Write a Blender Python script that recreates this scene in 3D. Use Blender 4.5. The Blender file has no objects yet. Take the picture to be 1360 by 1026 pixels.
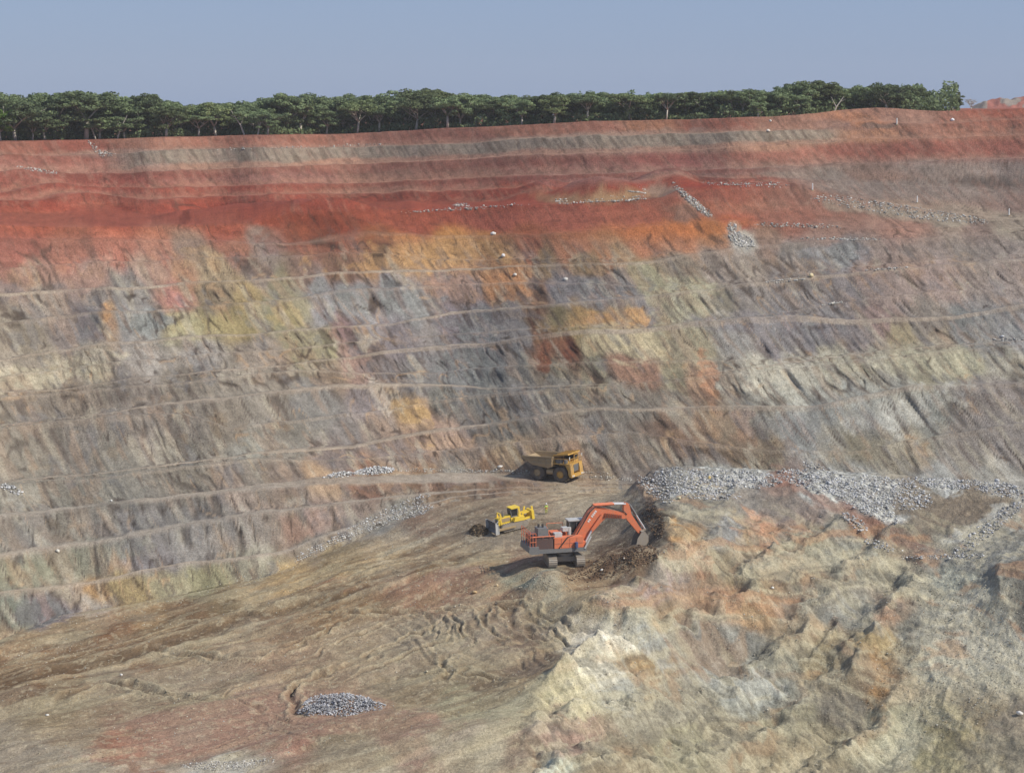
import bpy, bmesh, math, random
import numpy as np
from mathutils import Vector, Matrix

# ------------------------------------------------------------------ camera, sky, sun, exposure
F = 2538.0                      # focal length in photograph pixels
CX, CY, HORIZON = 680.0, 513.0, 140.0
TH = math.atan((CY - HORIZON) / F)
scene = bpy.context.scene
cam_d = bpy.data.cameras.new('camera'); cam = bpy.data.objects.new('camera', cam_d)
scene.collection.objects.link(cam)
cam_d.sensor_width = 36.0; cam_d.lens = 36.0 * F / 1360.0
cam_d.clip_start = 0.5; cam_d.clip_end = 20000
cam.location = (0, 0, 0); cam.rotation_euler = (math.pi / 2 - TH, 0, 0)
scene.camera = cam
scene.view_settings.view_transform = 'Standard'; scene.view_settings.look = 'None'
scene.view_settings.exposure = 0.18; scene.view_settings.gamma = 1.0

SUN_DIR = Vector((0.74, -0.36, 0.80)).normalized()      # towards the sun
sun_el = math.asin(SUN_DIR.z); sun_rot = math.atan2(SUN_DIR.x, SUN_DIR.y)
world = bpy.data.worlds.new("World"); scene.world = world; world.use_nodes = True
wt = world.node_tree; bgn = wt.nodes['Background']
sky = wt.nodes.new('ShaderNodeTexSky'); sky.sky_type = 'NISHITA'; sky.sun_disc = False
sky.sun_elevation = sun_el; sky.sun_rotation = sun_rot
sky.altitude = 300; sky.air_density = 1.0; sky.dust_density = 0.6; sky.ozone_density = 1.5
veil = wt.nodes.new('ShaderNodeMix'); veil.data_type = 'RGBA'; veil.inputs[0].default_value = 0.80
veil.inputs[7].default_value = (2.75, 3.72, 5.95, 1)            # dusty blue-grey dry-season air veils the clear sky
wt.links.new(sky.outputs[0], veil.inputs[6]); wt.links.new(veil.outputs[2], bgn.inputs['Color'])
bgn.inputs['Strength'].default_value = 0.085
sl = bpy.data.lights.new('sun', 'SUN'); sl.energy = 3.9; sl.angle = math.radians(0.6); sl.color = (1.0, 0.93, 0.82)
so = bpy.data.objects.new('sun', sl); scene.collection.objects.link(so)
so.rotation_euler = SUN_DIR.to_track_quat('Z', 'Y').to_euler(); so.location = (200, -100, 300)
scene.cycles.volume_max_steps = 64
scene.cycles.max_bounces = 5; scene.cycles.diffuse_bounces = 2; scene.cycles.volume_bounces = 0

rnd = random.Random(7)
nrg = np.random.default_rng(11)

# ------------------------------------------------------------------ numeric helpers
def ray(px, py):
    """azimuth slope (x/y) and depression slope of the sight line through a photograph pixel"""
    px = np.asarray(px, float); py = np.asarray(py, float)
    x = (px - CX) / F; v = -(py - CY) / F
    Y = math.cos(TH) + v * math.sin(TH); Z = -math.sin(TH) + v * math.cos(TH)
    return x / Y, -Z / np.sqrt(x * x + Y * Y)
def proj(X, Y, Z):
    c, s = math.cos(TH), math.sin(TH)
    f = Y * c - Z * s; u = Y * s + Z * c
    f = np.maximum(f, 1e-3)
    return CX + F * X / f, CY - F * u / f
def _hash(ix, iy, iz, seed):
    h = (ix.astype(np.int64) * 374761393 + iy.astype(np.int64) * 668265263 + iz.astype(np.int64) * 2147483647 + seed * 1274126177) & 0xFFFFFFFF
    h = ((h ^ (h >> 13)) * 1274126177) & 0xFFFFFFFF
    h = h ^ (h >> 16)
    return (h & 0xFFFFFF).astype(np.float32) / float(0xFFFFFF) * 2 - 1
def noise2(x, y, seed=0):
    x = np.asarray(x, np.float64); y = np.asarray(y, np.float64)
    x0 = np.floor(x); y0 = np.floor(y); fx = x - x0; fy = y - y0
    fx = fx * fx * (3 - 2 * fx); fy = fy * fy * (3 - 2 * fy)
    z = np.zeros_like(x0)
    a = _hash(x0, y0, z, seed); b = _hash(x0 + 1, y0, z, seed)
    c = _hash(x0, y0 + 1, z, seed); d = _hash(x0 + 1, y0 + 1, z, seed)
    return (a * (1 - fx) + b * fx) * (1 - fy) + (c * (1 - fx) + d * fx) * fy
def fbm(x, y, seed=0, octv=4, gain=0.5, lac=2.03):
    s = 0; a = 1.0; n = 0
    for o in range(octv):
        s = s + a * noise2(x + 17.3 * o, y - 9.1 * o, seed + o * 13); n += a
        x = x * lac; y = y * lac; a *= gain
    return s / n * 1.5
def ridged(x, y, seed=0, octv=3):
    s = 0; a = 1.0; n = 0
    for o in range(octv):
        s = s + a * (1 - np.abs(noise2(x + 5.1 * o, y + 3.7 * o, seed + o * 7)) * 2); n += a
        x = x * 2.1; y = y * 2.1; a *= 0.5
    return s / n
def sstep(a, b, x):
    t = np.clip((x - a) / (b - a), 0, 1); return t * t * (3 - 2 * t)
def s2l(c):
    c = np.asarray(c, float)
    return np.where(c <= 0.04045, c / 12.92, ((c + 0.055) / 1.055) ** 2.4)
def hx(h):
    return s2l([int(h[i:i + 2], 16) / 255 for i in (0, 2, 4)])

# ------------------------------------------------------------------ benches of the far wall: level lines traced bottom to top
LV = {}
def L(name, pts, w=3.0, slope=38):
    a = [float(v) for v in pts.replace(';', ',').split(',')]
    LV[name] = (np.array(a[0::2]), np.array(a[1::2]), w, slope)
L('base', '-300,945,0,849,83,816,166,803,249,787,353,766,395,750,457,725,500,704,560,682,600,666,700,657,840,654,1000,650,1360,652,1700,655', 0, 38)
L('m3', '-300,885,0,789,83,779,166,764,249,749,374,735,430,712,500,690,560,672,600,661,700,653,840,650,1000,647,1360,649,1700,650', 1.6, 36)
L('m2', '-300,815,0,739,145,716,249,698,353,681,415,675,500,664,560,657,600,654,700,648,840,646,1000,644,1360,645,1700,647', 2.4, 36)
L('m1', '-300,745,0,685,58,681,104,675,187,666,290,655,430,645,520,641,600,641,700,641,840,642,1000,641,1360,642,1700,644', 4, 36)
L('i', '-300,680,0,645,150,633,324,611,430,612,508,606,600,598,650,592,749,579,843,574,900,582,1008,597,1134,599,1206,586,1279,574,1360,561,1700,540', 2.5)
L('h', '-300,675,0,640,150,628,324,606,460,596,508,585,576,574,652,565,753,547,796,541,910,543,990,540,1080,541,1134,529,1206,514,1360,509,1700,500', 3)
L('g', '-300,594,0,569,155,552,240,548,306,568,397,559,460,550,510,545,576,535,652,523,753,518,1000,493,1360,457,1700,440', 2.5)
L('f', '-300,590,0,565,72,557,155,547,216,536,324,527,460,513,508,512,572,514,652,517,767,512,850,507,900,502,990,489,1080,478,1170,466,1360,453,1700,430', 3)
L('e2', '-300,560,0,528,216,510,390,492,460,495,520,497,572,496,666,486,760,482,840,478,950,480,1080,474,1360,450,1700,428', 2.0)
L('e', '-300,545,0,521,90,516,202,500,324,490,379,485,460,475,518,467,580,460,637,457,702,446,767,439,840,437,900,431,972,424,1051,420,1131,426,1206,422,1268,419,1360,403,1700,390', 2.0)
L('d2', '-300,520,0,500,144,482,324,468,460,455,580,445,700,436,840,433,900,429,1000,421,1051,414,1102,405,1131,401,1224,388,1360,383,1700,370', 2.0)
L('d', '-300,510,0,478,72,466,144,457,234,449,324,446,397,437,460,434,522,430,587,417,702,406,770,401,840,395,950,384,1026,374,1116,365,1188,357,1360,345,1700,330', 2.4)
L('c', '-300,440,0,428,54,422,105,416,162,412,270,408,378,397,460,384,600,379,700,374,780,376,860,381,950,378,1026,366,1188,350,1360,338,1700,322', 2.5)
L('b', '-300,400,0,390,144,383,216,377,310,374,360,370,460,362,600,358,700,352,780,350,847,348,910,339,972,330,1080,321,1131,320,1224,316,1360,311,1700,300', 2.5)
L('a', '-300,362,0,357,72,352,202,345,314,341,450,337,560,344,652,344,847,342,910,332,972,322,1080,315,1360,307,1700,297', 2)
L('l6', '-300,322,0,318,200,318,330,322,450,325,551,314,710,311,850,301,910,295,965,292,1040,296,1131,303,1360,303,1700,290', 3)
L('l5', '-300,303,0,300,140,302,300,299,380,292,450,284,568,279,737,271,873,264,900,252,960,246,1020,243,1080,250,1150,265,1250,282,1360,293,1700,285', 30)
L('l4', '-300,270,0,268,186,267,287,261,450,258,585,254,687,251,754,245,856,241,900,239,1022,235,1100,238,1200,246,1360,256,1700,250', 4, 30)
L('l3', '-300,260,0,257,237,249,372,245,450,244,619,237,754,232,910,227,1025,222,1137,218,1272,213,1360,210,1700,205', 3, 34)
L('l2', '-300,235,0,231,169,230,270,225,372,222,450,218,585,213,704,206,910,199,1018,193,1157,186,1272,183,1360,179,1700,172', 3, 36)
L('l1', '-300,212,0,208,135,205,270,198,460,195,619,190,754,181,910,177,1012,174,1103,173,1191,168,1360,158,1700,150', 3, 38)
L('rim', '-300,194,0,188,115,186,220,183,338,180,460,178,585,171,704,166,788,161,910,159,1103,152,1221,149,1272,147,1360,144,1700,142', 4, 36)
NAMES = list(LV)

az_f = (np.arange(-80, 1441, 1.25) - CX) / F
az_l = np.tan(np.linspace(math.radians(-60), math.atan(az_f[0]), 60))[:-1]
az_r = np.tan(np.linspace(math.atan(az_f[-1]), math.radians(60), 60))[1:]
AZ = np.concatenate([az_l, az_f, az_r]); NC = len(AZ)
PXC = AZ * F + CX
SA = AZ / np.sqrt(1 + AZ ** 2); CA = 1 / np.sqrt(1 + AZ ** 2)

def smooth(a, n):
    k = np.hanning(2 * n + 3); k /= k.sum()
    return np.convolve(np.pad(a, n + 1, mode='edge'), k, 'valid')
T = []
for i, nme in enumerate(NAMES):
    xs, ys, w, s = LV[nme]
    a, t = ray(xs, ys)
    tt = np.interp(AZ, a, t)
    tt[60:-60] = smooth(tt, 9)[60:-60]
    if T: tt = np.minimum(tt, T[-1] - 0.35 / F)
    T.append(tt)
T = np.array(T)
zb = np.interp(PXC, [-300, 0, 250, 395, 500, 560, 600, 700, 1700], [-84, -82.5, -80, -77.5, -74.5, -72.3, -71, -70, -70])
D = [-zb / T[0]]; Zl = [zb]; DW = [D[0].copy()]
for k in range(1, len(NAMES)):
    nme = NAMES[k]
    al = np.full(NC, float(LV[nme][3]))
    if k <= 3: al = np.interp(PXC, [480, 620], [LV[nme][3], 12])
    if nme == 'l5': al = np.interp(PXC, [880, 1000, 1100, 1360], [38, 34, 18, 14])
    if nme == 'l4': al = np.interp(PXC, [900, 1100, 1360], [30, 24, 20])
    ta = np.tan(np.radians(al))
    d = (-Zl[-1] + DW[-1] * ta) / (ta + T[k]); z = -d * T[k]
    w = np.full(NC, float(LV[nme][2]))
    if nme == 'm1': w = np.interp(PXC, [300, 430, 860, 950], [2.6, 10, 10, 4])
    if nme == 'l5': w = np.interp(PXC, [-100, 350, 600, 900, 1100], [60, 55, 32, 20, 6])
    if nme in ('c', 'd2', 'e2', 'g', 'a', 'i'): w = w * 0.4
    w = w * (1 + 0.3 * fbm(PXC / 160, PXC * 0 + 5, 200 + k, 2))
    w = w * np.clip((T[k - 1] - T[k]) * F / 12, 0, 1)
    if k + 1 < len(NAMES): w = np.clip(w, 0.0, np.maximum(-z / (T[k + 1] + 0.3 / F) - d, 0))
    w = np.maximum(w, 0.02)
    if 60 < NC: w[60:-60] = np.minimum(w, smooth(w, 6))[60:-60]
    D.append(d); Zl.append(z); DW.append(d + w)
D = np.array(D); DW = np.array(DW); BW = DW - D
for k in range(1, len(NAMES)):
    m = slice(60, NC - 60)
    D[k][m] = smooth(D[k], 45)[m]; BW[k][m] = smooth(BW[k], 14)[m]
    D[k] = np.maximum(D[k], D[k - 1] + BW[k - 1] + 0.05)
DW = D + BW
TN = T.copy()
for k, nme in enumerate(NAMES):
    TN[k] = T[k] + (fbm(PXC / 34, PXC * 0 + 0.35 * k, 100, 4) * 1.6) / F * (0.35 if nme == 'rim' else 1.0)
    if k: TN[k] = np.minimum(TN[k], TN[k - 1] - 0.3 / F)
Zl = -D * TN; Zl[0] = zb
for k in range(1, len(NAMES)): Zl[k] = np.maximum(Zl[k], Zl[k - 1] + 0.02)

# ------------------------------------------------------------------ pit floor and the half-dug ledge: heights interpolated through surveyed points
PTS = '''0,1026,-81;200,1026,-80.5;400,1026,-79.5;600,1026,-79;690,1026,-79;0,940,-82;150,940,-81.3;300,940,-80.5;450,945,-79.5;600,940,-78.3;680,940,-78
0,895,-83.3;100,870,-82.3;250,860,-80.2;400,850,-78.2;550,850,-77;670,850,-75.8;250,815,-80.4;400,790,-77.5;550,790,-74.6;680,790,-73;740,785,-72
450,750,-76;560,730,-74;650,730,-72;740,745,-70.7;820,745,-70.5;640,690,-71.4;700,690,-70.6;770,690,-70;830,705,-70;845,740,-70.6;800,775,-71.6;740,820,-74;765,850,-75.7;695,900,-77
845,645,-66.5;868,623,-63;900,621,-62.4;960,622,-62.5;1080,624,-62.5;1190,630,-63;1300,637,-63.5;1360,641,-63.8
868,672,-65.2;893,700,-65.6;888,735,-68;850,772,-70.6;785,800,-71.4;838,822,-73;800,850,-73.8;733,904,-75.6;708,955,-77;706,1020,-78.8
960,650,-64;1080,655,-64.3;1180,672,-65.8;1300,665,-65.2;930,690,-66;1000,690,-66.8;1060,700,-68;1130,715,-69;1210,735,-71;1260,725,-70;1350,700,-67.5;1350,740,-69
930,740,-69.5;1010,750,-71;1090,760,-72.5;1180,790,-75.5;1240,760,-72.5;1350,790,-72;900,790,-73;980,810,-75.5;1070,830,-77.5;1140,850,-79;1240,810,-75.5;1300,840,-77
880,850,-76.5;950,860,-79.5;1050,890,-82;1150,910,-83;1220,880,-80.6;1330,890,-79.5;830,920,-78.4;900,920,-81.5;1000,940,-85;1120,960,-87;1200,960,-86.5;1300,960,-84.5;1360,950,-83
780,970,-79.8;850,1000,-83;950,1010,-87;1100,1020,-90;1200,1026,-90;1330,1026,-87.5
1480,640,-64;1480,700,-67.5;1480,790,-72;1480,890,-79;1480,1020,-86;-150,900,-84;-150,1026,-82'''
cp = []
for tok in PTS.replace('\n', ';').split(';'):
    x, y, z = map(float, tok.split(','))
    a, t = ray(x, y); r = -z / t; c = 1 / math.sqrt(1 + a * a)
    cp.append((r * a * c, r * c, z))
for x in (880, 960, 1080, 1200, 1320, 1460):                  # back of the ledge, out of sight
    a, t = ray(x, 632); r = 343; c = 1 / math.sqrt(1 + a * a); cp.append((r * a * c, r * c, -68.5))
for x in list(range(-60, 860, 60)):
    a = (x - CX) / F; r = np.interp(a, AZ, D[0]); z = np.interp(a, AZ, Zl[0]); c = 1 / math.sqrt(1 + a * a)
    cp.append((r * a * c, r * c, z))
cp = np.array(cp)
def tps(r2): return 0.5 * r2 * np.log(r2 + 1e-9)
n = len(cp); sc_ = 100.0
P2 = cp[:, :2] / sc_
K = tps(((P2[:, None] - P2[None]) ** 2).sum(-1)) + np.eye(n) * 2e-4
A = np.zeros((n + 3, n + 3)); A[:n, :n] = K; A[:n, n] = 1; A[:n, n + 1:] = P2; A[n, :n] = 1; A[n + 1:, :n] = P2.T
W = np.linalg.solve(A, np.concatenate([cp[:, 2], [0, 0, 0]]))
def low_z(X, Y):
    sh = X.shape; x = X.ravel() / sc_; y = Y.ravel() / sc_; out = np.empty(x.size)
    for s in range(0, x.size, 40000):
        q = np.stack([x[s:s + 40000], y[s:s + 40000]], 1)
        d2 = (q ** 2).sum(1)[:, None] + (P2 ** 2).sum(1)[None] - 2 * q @ P2.T
        out[s:s + 40000] = tps(np.maximum(d2, 0)) @ W[:n] + W[n] + q @ W[n + 1:]
    return out.reshape(sh)

# ------------------------------------------------------------------ rows of the sheet
rows_r = []; rows_z = []; rows_u = []; rows_k = []; rows_l = []          # u = height in the face 0..1 ; k = level index, -1 = floor, 99 = plateau
u_near = np.concatenate([np.linspace(0, 1, 30) ** 1.5 * 0.6, np.linspace(0.62, 1, 20)])
near_r = 2.5 + u_near * (212 - 2.5)
for r in near_r[:-1]:
    rows_r.append(np.full(NC, r)); rows_z.append(None); rows_u.append(0); rows_k.append(-1)
NF = 470
for j in range(NF):
    s = j / NF; s = s * (1.0)
    r0 = 212.0; rr = r0 + (D[0] - r0) * s
    rows_r.append(rr); rows_z.append(None); rows_u.append(0); rows_k.append(-1)
for k in range(1, len(NAMES)):
    nf = int(np.clip(np.median((T[k - 1] - T[k])[60:-60]) * F / 1.6, 8, 26))
    for j in range(nf):
        u = j / nf
        rows_r.append(DW[k - 1] + (D[k] - DW[k - 1]) * u)
        prof = u ** 1.22
        rows_z.append(Zl[k - 1] + (Zl[k] - Zl[k - 1]) * prof)
        rows_u.append(u); rows_k.append(k); rows_l.append(k - 1 + u)
    nb = 8 if NAMES[k] in ('l5', 'm1') else 2
    for j in range(nb):
        s = j / nb
        rows_r.append(D[k] + (DW[k] - D[k]) * s); rows_z.append(Zl[k] - 0.0 * s); rows_u.append(1.0 if j == 0 else 0.0); rows_k.append(k if j == 0 else 50); rows_l.append(k)
for e in (0, 8, 20, 45, 90, 140, 210, 300, 400):
    rows_r.append(DW[-1] + e); rows_z.append(Zl[-1] * 1.0 + 0 * e); rows_u.append(0); rows_k.append(99); rows_l.append(len(NAMES) - 1)
NR = len(rows_r)
Rg = np.array(rows_r); U = np.array(rows_u, float)[:, None] * np.ones(NC); KK = np.array(rows_k)
nlow = sum(1 for k in rows_k if k == -1)
Zg = np.zeros((NR, NC))
Xg = Rg * SA; Yg = Rg * CA
low = low_z(Xg[:nlow], Yg[:nlow])
# side and near limits outside the picture
near = -1.8 - (Rg[:nlow] - 2.0) * 0.75
flat = np.where(PXC < 700, -80.5, -90.0)[None] * np.ones_like(low)
flat[:, :] = np.interp(PXC, [600, 900], [-81, -92])[None]
bl = sstep(165, 218, Rg[:nlow]) * sstep(-260, -120, PXC)[None] * (1 - sstep(1500, 1650, PXC))[None]
low = flat * (1 - bl) + np.clip(low, -95, -55) * bl
edge = sstep(0.93, 1.0, Rg[:nlow] / D[0][None])
offp = (1 - sstep(-260, -100, PXC) * (1 - sstep(1480, 1600, PXC)))[None]
low = low * (1 - edge * offp) + Zl[0][None] * edge * offp
low = np.maximum(low, near)
e2 = sstep(0.985, 1.0, Rg[:nlow] / D[0][None]); low = low * (1 - e2) + Zl[0][None] * e2
Zg[:nlow] = low
for j in range(nlow, NR): Zg[j] = rows_z[j]

def hit(px, py, RG=None, ZG=None):
    """where the sight line through a pixel meets the ground -> world point"""
    RG = Rg if RG is None else RG; ZG = Zg if ZG is None else ZG
    a, t = ray(px, py); c = int(np.argmin(np.abs(AZ - a)))
    tt = -ZG[:, c] / RG[:, c]
    j0 = 30
    idx = np.nonzero(tt[j0:] <= t)[0]
    j = (idx[0] + j0) if len(idx) else NR - 9
    t1, t0 = tt[j], tt[j - 1]; f = 0 if abs(t0 - t1) < 1e-9 else np.clip((t0 - t) / (t0 - t1), 0, 1)
    r = RG[j - 1, c] + f * (RG[j, c] - RG[j - 1, c]); z = ZG[j - 1, c] + f * (ZG[j, c] - ZG[j - 1, c])
    cc = 1 / math.sqrt(1 + a * a)
    return np.array([r * a * cc, r * cc, z])
def ground_z(x, y):
    a = x / y; r = math.hypot(x, y); c = int(np.argmin(np.abs(AZ - a)))
    return float(np.interp(r, Rg[:, c], Zg[:, c]))

# ------------------------------------------------------------------ relief: ridges, spurs, mounds, ruts
def seg_dist(X, Y, pl):
    best = np.full(X.shape, 1e9); along = np.zeros(X.shape)
    side = np.zeros(X.shape)
    for i in range(len(pl) - 1):
        ax, ay = pl[i][:2]; bx, by = pl[i + 1][:2]
        dx, dy = bx - ax, by - ay; l2 = dx * dx + dy * dy + 1e-9
        t = np.clip(((X - ax) * dx + (Y - ay) * dy) / l2, 0, 1)
        d = np.hypot(X - ax - t * dx, Y - ay - t * dy)
        m = d < best
        best = np.where(m, d, best); along = np.where(m, (i + t) / (len(pl) - 1), along)
        side = np.where(m, np.sign((X - ax) * dy - (Y - ay) * dx), side)
    return best, along, side
XL, YL = Xg[:nlow], Yg[:nlow]
dz = np.zeros_like(XL)
wx = fbm(XL / 3.0, YL / 3.0, 5, 3) * 0.8; wy = fbm(XL / 3.0, YL / 3.0, 6, 3) * 0.8
RIDGES = [  # pixel trace, height, width
 ('1078,688,1029,719,1010,743,968,768,930,775', 2.2, 3.0), ('985,638,975,662,938,688', 1.6, 2.6), ('908,700,912,735,915,763,945,790', 1.6, 2.2),
 ('1126,715,1093,737,1050,772,990,808,950,820', 2.2, 3.0), ('1206,745,1206,777,1184,812,1160,842,1146,880,1122,917', 2.4, 3.0),
 ('1108,805,1113,840,1085,868,1045,885', 1.9, 2.6), ('733,904,765,876,800,852', 1.5, 1.8), ('800,852,842,872,888,905', 1.3, 2.4),
 ('785,803,838,822,862,850,895,885', 1.6, 2.4), ('895,800,930,830,985,850', 1.3, 2.4), ('1075,770,1110,800', 1.3, 2),
 ('1185,960,1130,1000,1100,1030', 2.0, 3.2), ('1262,900,1250,940,1290,990', 1.5, 3), ('745,985,800,1000,850,1040', 1.2, 2.2),
 ('740,960,800,955,850,985,870,1030', 0.9, 2.0), ('1330,735,1325,790,1350,840', 1.6, 2.4), ('1010,812,1040,850,1030,905,1060,950', 1.5, 2.6),
 ('920,880,960,915,1000,935', 1.2, 2.4), ('1206,741,1260,743,1330,742', 0.9, 1.4), ('1215,860,1240,900,1230,930', 1.2, 2.4),
 ('960,940,1000,980,1060,1000', 1.3, 2.6),
 ('845,640,866,668,892,700', 1.0, 1.4)]
for tr, h, w in RIDGES:
    if tr[:3] in ('733', '800', '785'): h *= 1.9; w *= 0.9
    else: h *= 0.75; w *= 0.85
    v = [float(q) for q in tr.split(',')]
    pl = [hit(v[i], v[i + 1]) for i in range(0, len(v), 2)]
    d, al, sd = seg_dist(XL + wx, YL + wy, pl)
    tap = np.sin(np.pi * np.clip(al * 0.86 + 0.07, 0, 1)) ** 0.6
    dz += h * np.exp(-d / w) * tap - 0.32 * h * np.exp(-(d / (w * 2.6)) ** 2) * tap
MOUNDS = [  # px, py, radius x, radius y, height
 (722, 783, 5.2, 4, 2.3), (450, 936, 5.2, 4, 1.7), (800, 752, 7, 5.5, 2.3), (850, 745, 4, 4, 1.6), (636, 706, 3.2, 2.6, 1.2), (865, 700, 3, 3, 1.3),
 (1050, 655, 9, 6, 0.8), (1345, 775, 6, 7, 1.5), (480, 785, 9, 5, 0.8), (330, 872, 10, 5, 0.7), (60, 925, 10, 6, 0.8), (180, 905, 8, 4, 0.7), (590, 775, 9, 5, 0.8),
 (830, 640, 5, 5, 1.4), (440, 985, 6, 4, 0.9), (250, 940, 9, 4, 0.5), (560, 765, 10, 4, 0.5)]
for px, py, rx, ry, h in MOUNDS:
    p = hit(px, py)
    dz += h * np.exp(-(((XL + wx - p[0]) / rx) ** 2 + ((YL + wy - p[1]) / ry) ** 2) * 1.6)
PXg, PYg = proj(Xg, Yg, Zg)
pxl, pyl = PXg[:nlow], PYg[:nlow]
# area of the ledge being mined (right) against the trafficked floor (left): boundary follows the crest
bx = np.interp(pyl, [600, 640, 675, 705, 735, 770, 800, 822, 850, 904, 955, 1026], [835, 838, 862, 885, 880, 845, 780, 800, 790, 728, 703, 700])
right = sstep(-14, 14, pxl - bx)
sA = np.cos(0.55); sB = np.sin(0.55)
qa = XL * sA + YL * sB; qb = -XL * sB + YL * sA
sS = 0.77 * XL - 0.63 * YL; tS = 0.63 * XL + 0.77 * YL
def steps(sp, tl, h, seed, sharp):
    row0 = np.floor(sS / sp); cusp = -np.sqrt(np.sin(np.pi * (tS / tl + fbm(tS / 30, sS / 30, seed, 2))) ** 2 + 0.03)
    ph = (sS + fbm(XL / 10, YL / 10, seed + 1, 2) * sp * 0.22 + cusp * sp * 0.26) / sp
    fr = ph - np.floor(ph); rise = 0.5
    prof = np.where(fr < 1 - rise, (1 - fr / (1 - rise)) ** sharp, sstep(1 - rise, 1, fr))
    return h * (prof - 0.35), fr, ph
st1, fr1, ph1 = steps(9.0, 8.0, 2.0, 501, 1.6)
st2, fr2, ph2 = steps(3.3, 3.6, 0.6, 505, 1.5)
zone = right * sstep(-65.2, -68.5, Zg[:nlow]) * (1 - sstep(1190, 1250, pxl + (pyl - 740) * 0.12))
amp1 = 0.45 + 0.55 * sstep(-0.3, 0.4, fbm(XL / 20, YL / 20, 508, 2))
dz += zone * (st1 * amp1 + st2 * (0.5 + 0.5 * sstep(-0.2, 0.3, fbm(XL / 12, YL / 12, 509, 2))))
bowls = np.full(XL.shape, 9.0); cell = np.zeros(XL.shape); bang = np.zeros(XL.shape)
brg = np.random.default_rng(5)
for gi in range(-2, 12):
    for gj in range(-1, 13):
        cx_ = 2 + gi * 8.2 + (gj % 2) * 4 + brg.uniform(-2.4, 2.4); cy_ = 236 + gj * 8.2 + brg.uniform(-2.4, 2.4)
        sc1 = brg.uniform(0.8, 1.35)
        u_ = ((XL + wx * 1.5 - cx_) * sA + (YL + wy * 1.5 - cy_) * sB) / (5.2 * sc1); v_ = (-(XL + wx * 1.5 - cx_) * sB + (YL + wy * 1.5 - cy_) * sA) / (7.4 * sc1)
        bq_ = u_ * u_ + v_ * v_; mk_ = bq_ < bowls
        bowls = np.where(mk_, bq_, bowls); cell = np.where(mk_, gi * 13.7 + gj * 3.1, cell); bang = np.where(mk_, np.arctan2(v_, u_), bang)
dz += right * (np.clip(bowls, 0, 1.3) ** 0.9 - 0.5) * 0.5 * sstep(-64.8, -68, Zg[:nlow]) * sstep(1330, 1240, pxl + (pyl - 750) * 0.1)
rings = fbm(np.sqrt(bowls) * 11 + 0.8 * wx, cell + bang * 0.5, 47, 3)
ribs = fbm(tS / 0.62 + 0.25 * fbm(XL / 3, YL / 3, 511, 2) + cell * 0, sS / 4.5, 510, 3)
flatR = 1 - 0.85 * sstep(1185, 1240, pxl + (pyl - 740) * 0.1)
dz += right * ribs * 0.30 * flatR * sstep(-64.8, -68, Zg[:nlow])
dz += right * rings * 0.06 * sstep(-64.8, -68, Zg[:nlow])
dz += right * (ridged(qa / 7 + fbm(XL / 12, YL / 12, 31, 2), qb / 15, 40, 2) - 0.35) * 0.12 * sstep(-64.5, -68, Zg[:nlow])
dz += right * fbm(qa / 2.4 + 0.7 * fbm(XL / 5, YL / 5, 33, 2), qb / 6, 41, 4) * 0.22
dz += right * fbm(XL / 1.1, YL / 1.1, 42, 3) * 0.2
dz += right * fbm(qa / 0.8 + 0.8 * fbm(XL / 4, YL / 4, 44, 2), qb / 5, 43, 2) * 0.10
# floor: ruts run along the ramp from lower left to the machines
fa = XL * 0.80 + YL * 0.60; fb = -XL * 0.60 + YL * 0.80
fl = 1 - right
dz += fl * fbm(fa / 26, fb / 6, 50, 3) * 0.5
dz += fl * fbm(fa / 12 + fbm(XL / 8, YL / 8, 52, 2), fb / 1.6, 51, 3) * 0.09
dz += fl * fbm(XL / 7, YL / 7, 55, 3) * 0.35 * (1 - sstep(0.2, 1.0, np.exp(-(((pxl - 330) / 150) ** 2 + ((pyl - 960) / 42) ** 2))))
dz += fl * fbm(XL / 2.2, YL / 2.2, 53, 4) * 0.16 * (0.4 + 0.6 * sstep(-0.2, 0.5, fbm(XL / 14, YL / 14, 54, 2)))
tr = sstep(480, 560, pxl) * (1 - sstep(740, 790, pxl)) * sstep(795, 815, pyl) * (1 - sstep(870, 900, pyl)) * fl
dz += tr * fbm((XL * 0.85 + YL * 0.5) / 0.9 + fbm(XL / 5, YL / 5, 58, 2) * 1.5, (XL * -0.5 + YL * 0.85) / 9, 57, 2) * 0.26
fade = sstep(170, 215, Rg[:nlow]) * (1 - sstep(0.985, 1.0, Rg[:nlow] / D[0][None]))
calm = np.ones_like(XL)
for px, py, rr_ in ((742, 741, 7), (672, 697, 6), (735, 640, 8)):
    p = hit(px, py); calm *= 1 - 0.9 * np.exp(-((XL - p[0]) ** 2 + (YL - p[1]) ** 2) / rr_ ** 2)
# keep named mounds even next to the machines
Zg[:nlow] += dz * fade * np.where(dz > 1.0, 1, calm)

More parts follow.
